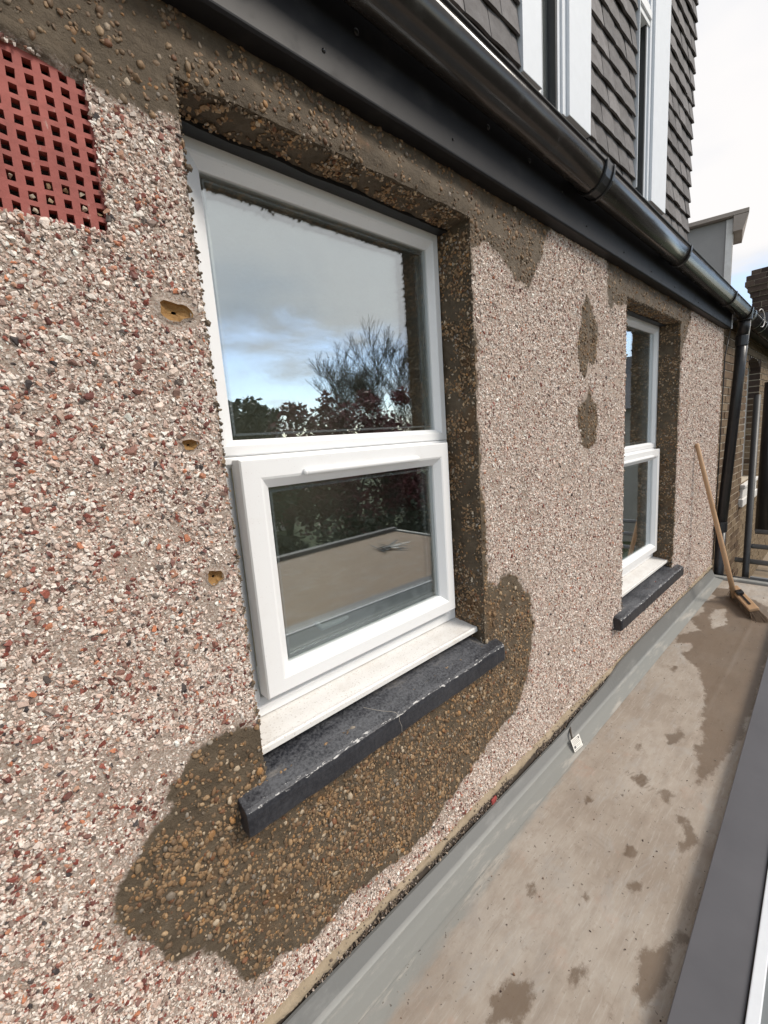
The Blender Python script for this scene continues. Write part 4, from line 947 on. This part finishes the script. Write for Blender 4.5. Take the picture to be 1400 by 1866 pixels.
# ================================================================== NEIGHBOURING BRICK HOUSE
bh = thing('brick_house', (9.5, .06, -4.8), 'yellow stock brick house with arched window beyond the end of the dashed wall', 'house')
BX0, BX1, BY = 5.575, 14.0, .05
BW = (7.36, 8.38, -.90, .62, .76)     # x0,x1,z0,spring,top
def bricks():
    gh, gw = .0868, .262
    mor = MB()
    for (x0, x1, z0, z1) in ((BX0, BW[0], -4.8, 1.2), (BW[1], BX1, -4.8, 1.2), (BW[0], BW[1], -4.8, BW[2]), (BW[0], BW[1], BW[4], 1.2)): mor.box(x0, x1, BY+.010, BY+.28, z0, z1)
    # arch spandrels
    n = 10; cx = (BW[0]+BW[1])/2; rw = (BW[1]-BW[0])/2
    for k in range(n):
        a0, a1 = math.pi*k/n, math.pi*(k+1)/n; p = [(cx+rw*math.cos(a), BW[3]+(BW[4]-BW[3])*math.sin(a)) for a in (a0, a1)]
        mor.add([(p[0][0], BY+.01, p[0][1]), (p[1][0], BY+.01, p[1][1]), (p[1][0], BY+.01, BW[4]), (p[0][0], BY+.01, BW[4]), (p[0][0], BY+.28, p[0][1]), (p[1][0], BY+.28, p[1][1])], [(0, 1, 2, 3), (0, 4, 5, 1)])
    wl = mor.build('wall', M['mortar'], bh)
    me = []
    for k in range(4):
        r = random.Random(k+30); V = [(x*(gw/2-.0075)+r.uniform(-.002, .002), y, z*(gh/2-.0075)+r.uniform(-.0015, .0015)) for y, x, z in ((.002, -1, -1), (0, 1, -1), (0, 1, 1), (0, -1, 1))]
        V += [(x*1.0, .02, z) for x, y, z in V[:4]]
        m = bpy.data.meshes.new('brick'); m.from_pydata(V, [], [(0, 1, 2, 3), (0, 4, 5, 1), (1, 5, 6, 2), (2, 6, 7, 3), (3, 7, 4, 0)]); m.materials.append(M['brick']); me.append(m)
    cand = []
    for j in range(-40, 13):
        z = .02+gh*j
        for i in range(-1, 34):
            xo = BX0+gw*(i+.5*(j % 2))+gw/2; lo, hi = max(xo-gw/2, BX0), min(xo+gw/2, BX1)
            for (a, b) in (((BX0, BW[0]), (BW[1], BX1)) if BW[2]-.02 < z < BW[4] else ((BX0, BX1),)):
                l2, h2 = max(lo, a), min(hi, b)
                if h2-l2 > .05: cand.append(((l2+h2)/2, z, (h2-l2)/gw))
    sc_ = []
    for (x, z, w_) in cand:
        u, v = project((x, BY, z)); vis = 1290 < u < 1440 and 560 < v < 1120
        sc_.append((0 if vis else 1, x, z, w_))
    sc_.sort(key=lambda q: (q[0], q[1])); rest = MB(); tone = []
    for k, (nv, x, z, w_) in enumerate(sc_):
        dy = random.uniform(-.003, .003); m = me[random.randrange(4)]
        if k < 300 and nv == 0:
            o = bpy.data.objects.new('brick', m); COL.objects.link(o); o.parent = wl; o.matrix_parent_inverse = world(wl).inverted(); o.location = (x, BY+dy, z); o.scale = (w_, 1, 1)
        elif x < 12: 
            rest.add([(v.co.x*w_+x, v.co.y+BY+dy, v.co.z+z) for v in m.vertices], [tuple(p.vertices) for p in m.polygons]); tone += [random.random()]*8
    o = mk('bricks', rest.v, rest.f, M['brick'], wl, False, {'tone': tone}); o['kind'] = 'stuff'
    # brick-lined reveal on the far side of the window
    for j in range(18):
        z = BW[2]+.05+gh*j
        if z > BW[3]+.02: break
        MB().box(BW[1]-.004, BW[1]+.02, BY+.006, BY+.128, z-gh/2+.006, z+gh/2-.006).build('reveal_brick', M['brick2'] if j > 12 else M['brick'], wl)
    for k in range(9):      # voussoirs of the arch
        a = math.pi*(k+.5)/9; c = Vector((cx+(rw-.01)*math.cos(a), BY+.06, BW[3]+(BW[4]-BW[3])*math.sin(a)))
        MB().box(-.045, .045, -.052, .055, -.012, .10, Matrix.Translation(c) @ Matrix.Rotation(math.pi/2-a*.5-math.pi/4, 4, 'Y')).build('voussoir', M['brick2'], wl)
    mb = MB(); frame_ring(mb, BW[0]-.02, BW[1]+.02, BW[2], BW[4], .10, BY+.135, BY+.2); f = mb.build('window', M['trim'], bh)
    MB().box(BW[0], BW[1], BY+.16, BY+.165, BW[2], BW[4]).build('pane', M['glass'], f)
    MB().box(BW[0]-.05, BW[1]+.05, BY+.28, BY+.30, BW[2]-.2, BW[4]+.1).build('room_back', M['room'], f)
    s = MB().box(BW[0]-.06, BW[1]+.06, BY-.055, BY+.13, BW[2]-.055, BW[2]-.004); s.box(BW[0]-.04, BW[1]+.02, BY-.03, BY+.1, BW[2]-.19, BW[2]-.056); s.box(BW[0]-.10, BW[1]+.05, BY-.045, BY+.1, BW[2]-.30, BW[2]-.191)
    s.build('window_sill', M['trim'], bh, bevel=.012)
    # eaves and gutter of this house
    MB().extrude_x([(.04, .99), (-.10, .99), (-.10, 1.02), (.04, 1.02)], [6.0, 14], dz=lambda x: -.016*(x-6)).build('soffit', M['black'], bh)
    g = gutter('gutter', 5.95, 14, M['grey_pvc'], bh, 1.06)
    strap(6.62, .05, .012, g); strap(6.3, .03, .010, g); strap(8.4, .03, .01, g)
    MB().tube([(6.16+.20*math.cos(a), -.205, .985+.085*math.sin(a)) for a in [2.6-.35*k for k in range(13)]], .0045, 6).build('cable', M['trim'], g, smooth=True)
    MB().add([(6, -.02, 1.10), (14, -.02, 1.00), (14, 4.2, 3.2), (6, 4.2, 3.3)], [(0, 1, 2, 3)]).build('roof', M['slate'], bh)
bricks()
# rendered dormer cheek with a flat overhanging roof
def dormer():
    t = thing('roof_dormer', (8.6, 1.2, 1.6), 'pale grey flat roofed dormer standing on the neighbouring roof behind the gutter', 'dormer')
    MB().box(8.0, 8.4, .43, 2.2, 1.2, 2.655).build('cheek', M['cheek'], t)
    MB().box(7.99, 8.42, .385, .429, 1.2, 2.65).build('corner_trim', M['trim'], t, bevel=.004)
    MB().box(7.975, 7.989, .40, .47, 1.3, 2.65).build('cover_strip', M['trim'], t)
    mb = MB(); mb.box(7.90, 8.5, .24, 2.5, 2.66, 2.715); mb.build('roof_slab', M['roofedge'], t, bevel=.006)
    MB().add([(7.90, .24, 2.655), (8.5, .24, 2.655), (8.5, .24, 2.46), (7.90, .30, 2.46), (7.90, .40, 2.46), (7.90, .40, 2.655), (8.5, .40, 2.655), (8.5, .40, 2.46)], [(0, 1, 2, 3), (0, 3, 4, 5), (3, 2, 7, 4), (5, 4, 7, 6)]).build('eaves_box', M['roofedge'], t)
    pv = Matrix.Translation((8, .41, 0)) @ Matrix.Rotation(math.radians(15), 4, 'Z') @ Matrix.Translation((-8, -.41, 0))
    for o in t.children:
        Mi = o.matrix_parent_inverse; o.data.transform(pv)
dormer()
def chimney():
    t = thing('chimney_stack', (10.6, -.1, 1.3), 'tall dark brick chimney stack with stepped corbelled top at the right edge', 'chimney')
    gh = .0868; y0, y1, x0, x1 = -.62, .435, 10.0, 10.8
    levels = []
    n = 16
    for j in range(n):
        z = 1.05+gh*j; off = 0
        k = j-11
        if k >= 0: off = [.025, .06, .095, .085, .03][min(k, 4)]
        levels.append((z, off))
    core_ = MB()
    for z, off in levels: core_.box(x0-off+.012, x1, y0-off+.012, y1+off-.012, z-gh/2, z+gh/2)
    c = core_.build('shaft', M['mortar'], t)
    for j, (z, off) in enumerate(levels):
        gw = .262; y = y1+off; first = True; hz = (gh/2-.006)
        while y > y0-off+.03:
            w_ = gw*(.5 if (first and j % 2) else 1); w_ = min(w_, y-(y0-off)); first = False
            jj = random.uniform(-.005, .005)
            MB().box(x0-off+jj, x0-off+.10, y-w_+.006, y-.005+jj, z-hz, z+hz).build('brick', M['brick2'], c); y -= w_
    MB().tube([(10.35, .02, 2.2), (10.35, .02, 2.75), (10.35, .02, 2.80)], [.14, .12, .14], 20).build('chimney_pot', M['terra'], t, smooth=True)
    MB().box(9.9, 10.9, -.3, .56, 1.22, 1.66).build('flashing', M['slate'], t)
chimney()

# ---------------------------------------------------------------- scaffold beyond the roof end
GS = 'scaffold tubes beyond the end of the flat roof'
def tube_thing(p0, p1, r, mat, label, caps=()):
    t = thing('scaffold_tube', p0, label, 'scaffold tube', GS); MB().tube([p0, p1], r, 14).build('tube', mat, t, smooth=True)
    for c in caps: MB().box(c[0]-.045, c[0]+.045, c[1]-.045, c[1]+.045, c[2]-.035, c[2]+.035).build('coupler', M['steel'], t, bevel=.012)
    return t
tube_thing((5.90, -.238, -4.8), (5.90, -.245, .20), .030, M['painted_tube'], 'upright scaffold tube with paint spots standing beside the black downpipe')
tube_thing((6.60, -.285, -1.36), (6.60, -.285, .35), .075, M['black'], 'thick black upright pipe at the right edge beyond the scaffold tube')
tube_thing((6.20, -.265, -1.29), (6.20, -1.8, -1.27), .026, M['steel'], 'highest horizontal scaffold tube at the right edge under the thick black pipe')
tube_thing((5.95, -.27, -1.40), (5.95, -1.8, -1.39), .026, M['steel'], 'middle horizontal scaffold tube running right from the upright tube')
tube_thing((6.0, -.13, -1.585), (6.0, -1.8, -1.60), .028, M['steel'], 'lower horizontal scaffold tube passing behind the upright tube')
tube_thing((5.75, -.05, -1.73), (5.75, -1.8, -1.745), .028, M['steel'], 'lowest horizontal scaffold tube just behind the roof end kerb')
sb = thing('scaffold_board', (6.3, -.55, -1.72), 'weathered timber scaffold board lying across tubes beyond the roof end', 'board')
MB().box(5.66, 7.4, -.56, -.315, -1.715, -1.665).build('plank', M['board'], sb, bevel=.004)
MB().box(5.655, 5.70, -.563, -.312, -1.717, -1.663).build('end_band', M['steel'], sb)

# ================================================================== GROUND, GARDEN, THE VIEW MIRRORED IN THE GLASS
g = MB().add([(-400, -400, -4.8), (400, -400, -4.8), (400, 400, -4.8), (-400, 400, -4.8)], [(0, 1, 2, 3)]).build('ground', M['ground']); tag(g, kind='structure', label='green garden ground below the roofs')

def leaf_cloud(name, blobs, n, size, mat, parent, seed):
    rg = np.random.default_rng(seed); V = []; 
    per = [max(1, int(n*(b[3]**2)/sum(q[3]**2 for q in blobs))) for b in blobs]; C = []
    for (x, y, z, r), k in zip(blobs, per):
        d = rg.normal(size=(k, 3)); d /= np.linalg.norm(d, axis=1)[:, None]; rad = r*rg.random(k)**.45
        p = d*rad[:, None]*np.array([1, 1, .85])+np.array([x, y, z]); keep = fbm(p, 1.9, 2, seed=seed % 7)+fbm(p, 6, 1, seed=3)*.5 > -.09; C.append(p[keep])
    C = np.concatenate(C); m = len(C); a = rg.normal(size=(m, 3)); a /= np.linalg.norm(a, axis=1)[:, None]; b = np.cross(a, rg.normal(size=(m, 3))); b /= np.linalg.norm(b, axis=1)[:, None]
    s_ = size*rg.uniform(.6, 1.3, (m, 1)); a = a*s_; b = b*s_*.55
    V = np.stack([C-a, C+b, C+a, C-b], 1).reshape(-1, 3); me = bpy.data.meshes.new(name)
    me.vertices.add(4*m); me.vertices.foreach_set('co', V.astype(np.float32).ravel()); me.loops.add(4*m); me.loops.foreach_set('vertex_index', np.arange(4*m, dtype=np.int32))
    me.polygons.add(m); me.polygons.foreach_set('loop_start', np.arange(0, 4*m, 4, dtype=np.int32)); me.polygons.foreach_set('loop_total', np.full(m, 4, np.int32)); me.update(); me.validate()
    me.materials.append(mat); o = bpy.data.objects.new(name, me); COL.objects.link(o); setp(o, parent); return o
def limb(mb, p, d, l, r, depth, rg, up=.12, n=5, fork=3):
    fork = 4 if depth <= 1 else 3
    pts = [p]; rs = [r]; q = p.copy(); dd = d.copy()
    for k in range(3):
        dd = (dd+Vector((rg.uniform(-.16, .16), rg.uniform(-.16, .16), rg.uniform(-.06, .16)+up*.3))).normalized(); q = q+dd*l/3; pts.append(q.copy()); rs.append(max(.0065, r*(1-.14*(k+1))))
    mb.tube(pts, rs, n if depth > 2 else 3, False)
    if depth == 0: return
    for k in range(fork if depth > 1 else fork+1):
        sp = .62 if depth > 1 else .8
        nd = (dd+Vector((rg.uniform(-sp, sp), rg.uniform(-sp, sp), rg.uniform(-.25, .45)))).normalized()
        a = pts[-1] if k < 2 else pts[rg.choice((1, 2))]
        limb(mb, a, nd, l*rg.uniform(.66, .84), rs[-1]*rg.uniform(.55, .72), depth-1, rg, up, n, fork)
def bare_tree(x, y, h, seed, label, depth=6):
    t = thing('bare_tree', (x, y, -4.8), label, 'tree', 'garden trees behind the camera'); rg = random.Random(seed)
    mb = MB(); tp = Vector((x+rg.uniform(-.3, .3), y, -4.8+h*.30)); mb.tube([(x, y, -4.85), tp*.5+Vector((x, y, -4.8))*.5+Vector((.08, 0, 0)), tp], [h*.024, h*.019, h*.015], 10); mb.build('trunk', M['bark'], t, smooth=True)
    mb = MB()
    for k in range(6):
        a = k*1.05+rg.uniform(-.3, .3); limb(mb, tp, Vector((math.cos(a)*.85, math.sin(a)*.85, .62)).normalized(), h*.205, h*.0095, depth-1, rg)
    mb.build('crown', M['bark'], t)
def leafy(name, x, y, zt, r, mat, n, size, label, seed, cat='tree', grp='garden trees behind the camera'):
    t = thing(name, (x, y, -4.8), label, cat, grp); rg = random.Random(seed)
    mb = MB(); mb.tube([(x, y, -4.85), (x+.1, y, -2.8), (x, y, zt-r)], [.16, .12, .05], 8)
    for k in range(5): a = k*1.3; mb.tube([(x, y, -3+k*.3), (x+math.cos(a)*r*.6, y+math.sin(a)*r*.6, zt-r*.9)], [.06, .02], 5)
    mb.build('trunk', M['bark'], t)
    bl = []
    for k in range(13):
        a = rg.uniform(0, 6.28); rr = rg.uniform(.0, .75)*r; hz = rg.uniform(-2.2, -.35)*r
        bl.append((x+math.cos(a)*rr, y+math.sin(a)*rr, zt+hz, r*rg.uniform(.35, .6)))
    for k in range(6): a = rg.uniform(0, 6.28); bl.append((x+math.cos(a)*r*.5, y+math.sin(a)*r*.5, zt-rg.uniform(.0, .4)*r, r*rg.uniform(.12, .26)))
    leaf_cloud('crown', bl, n, size, mat, t, seed)
bare_tree(14.2, -12.9, 9.8, 3, 'large bare tree with a wide twiggy crown mirrored at the right of the upper pane', 7)
leafy('plum_tree', 8.2, -9.6, 1.35, 1.8, M['red_leaf'], 9000, .09, 'dark red leaved plum tree mirrored left of the bare tree', 11)
leafy('plum_tree', 10.3, -10.0, 1.75, 1.9, M['red_leaf'], 9000, .09, 'dark red leaved plum tree mirrored in front of the bare tree', 12)
leafy('plum_tree', 6.4, -10.4, 1.2, 1.5, M['red_leaf'], 7500, .09, 'smaller dark red plum tree mirrored near the far house', 13)
leafy('evergreen_tree', 4.2, -8.8, 1.25, 1.8, M['dark_leaf'], 9000, .10, 'dark green bushy evergreen mirrored at the left of the panes', 14)
leafy('evergreen_tree', 2.2, -10.5, .2, 2.2, M['dark_leaf'], 8000, .11, 'round dark evergreen further left of the far house', 17)
hd = thing('garden_hedge', (7, -7.2, -4.8), 'long dark green hedge growing behind the flat roof edge', 'hedge')
hb_ = [(x+random.uniform(-.2, .2), -6.9+random.uniform(-.5, .4)+.0*x, -3.6+random.uniform(-.6, 1.3), random.uniform(.6, 1.0)) for x in np.arange(-3, 17, .42) for _ in (0, 1)]
leaf_cloud('foliage', hb_, 42000, .085, M['dark_leaf'], hd, 15)
MB().box(-3, 17, -7.5, -6.7, -4.8, -2.9).build('stems', M['dark_leaf'], hd)
def far_house(x, y, wd, dp, he, hr, rz, label):
    t = thing('far_house', (x, y, -4.8), label, 'house', 'houses mirrored in the windows'); R = Matrix.Translation((x, y, 0)) @ Matrix.Rotation(rz, 4, 'Z')
    MB().box(-wd/2, wd/2, -dp/2, dp/2, -4.8, he, R).build('wall', M['housewall'], t)
    v = [(-wd/2-.3, -dp/2-.4, he), (wd/2+.3, -dp/2-.4, he), (wd/2+.3, dp/2+.4, he), (-wd/2-.3, dp/2+.4, he), (-wd/2-.3, 0, hr), (wd/2+.3, 0, hr)]
    MB().add([R @ Vector(p) for p in v], [(0, 1, 5, 4), (2, 3, 4, 5), (0, 4, 3), (1, 2, 5), (3, 2, 1, 0)]).build('roof', M['slate'], t)
    for k in range(int(wd//2.2)):
        for zz in (-3.9, -1.2):
            cx = -wd/2+1.3+k*2.2; w_ = MB()
            w_.box(cx-.5, cx+.5, dp/2+.0, dp/2+.05, zz, zz+1.3, R).build('window', M['trim'], t)
            MB().box(cx-.43, cx+.43, dp/2+.051, dp/2+.06, zz+.07, zz+1.23, R).build('pane', M['gap'], t)
    MB().box(wd*.25-.4, wd*.25+.4, -.4, .4, hr-.5, hr+.9, R).build('chimney', M['brick2'], t)
far_house(9.5, -26, 9, 7, -.4, 2.2, .25, 'pale far house with a low slate roof mirrored at the left of the upper pane')
far_house(21, -8.5, 8, 6.5, .6, 3.0, 1.15, 'far grey house with a steep slate roof mirrored in the second window')
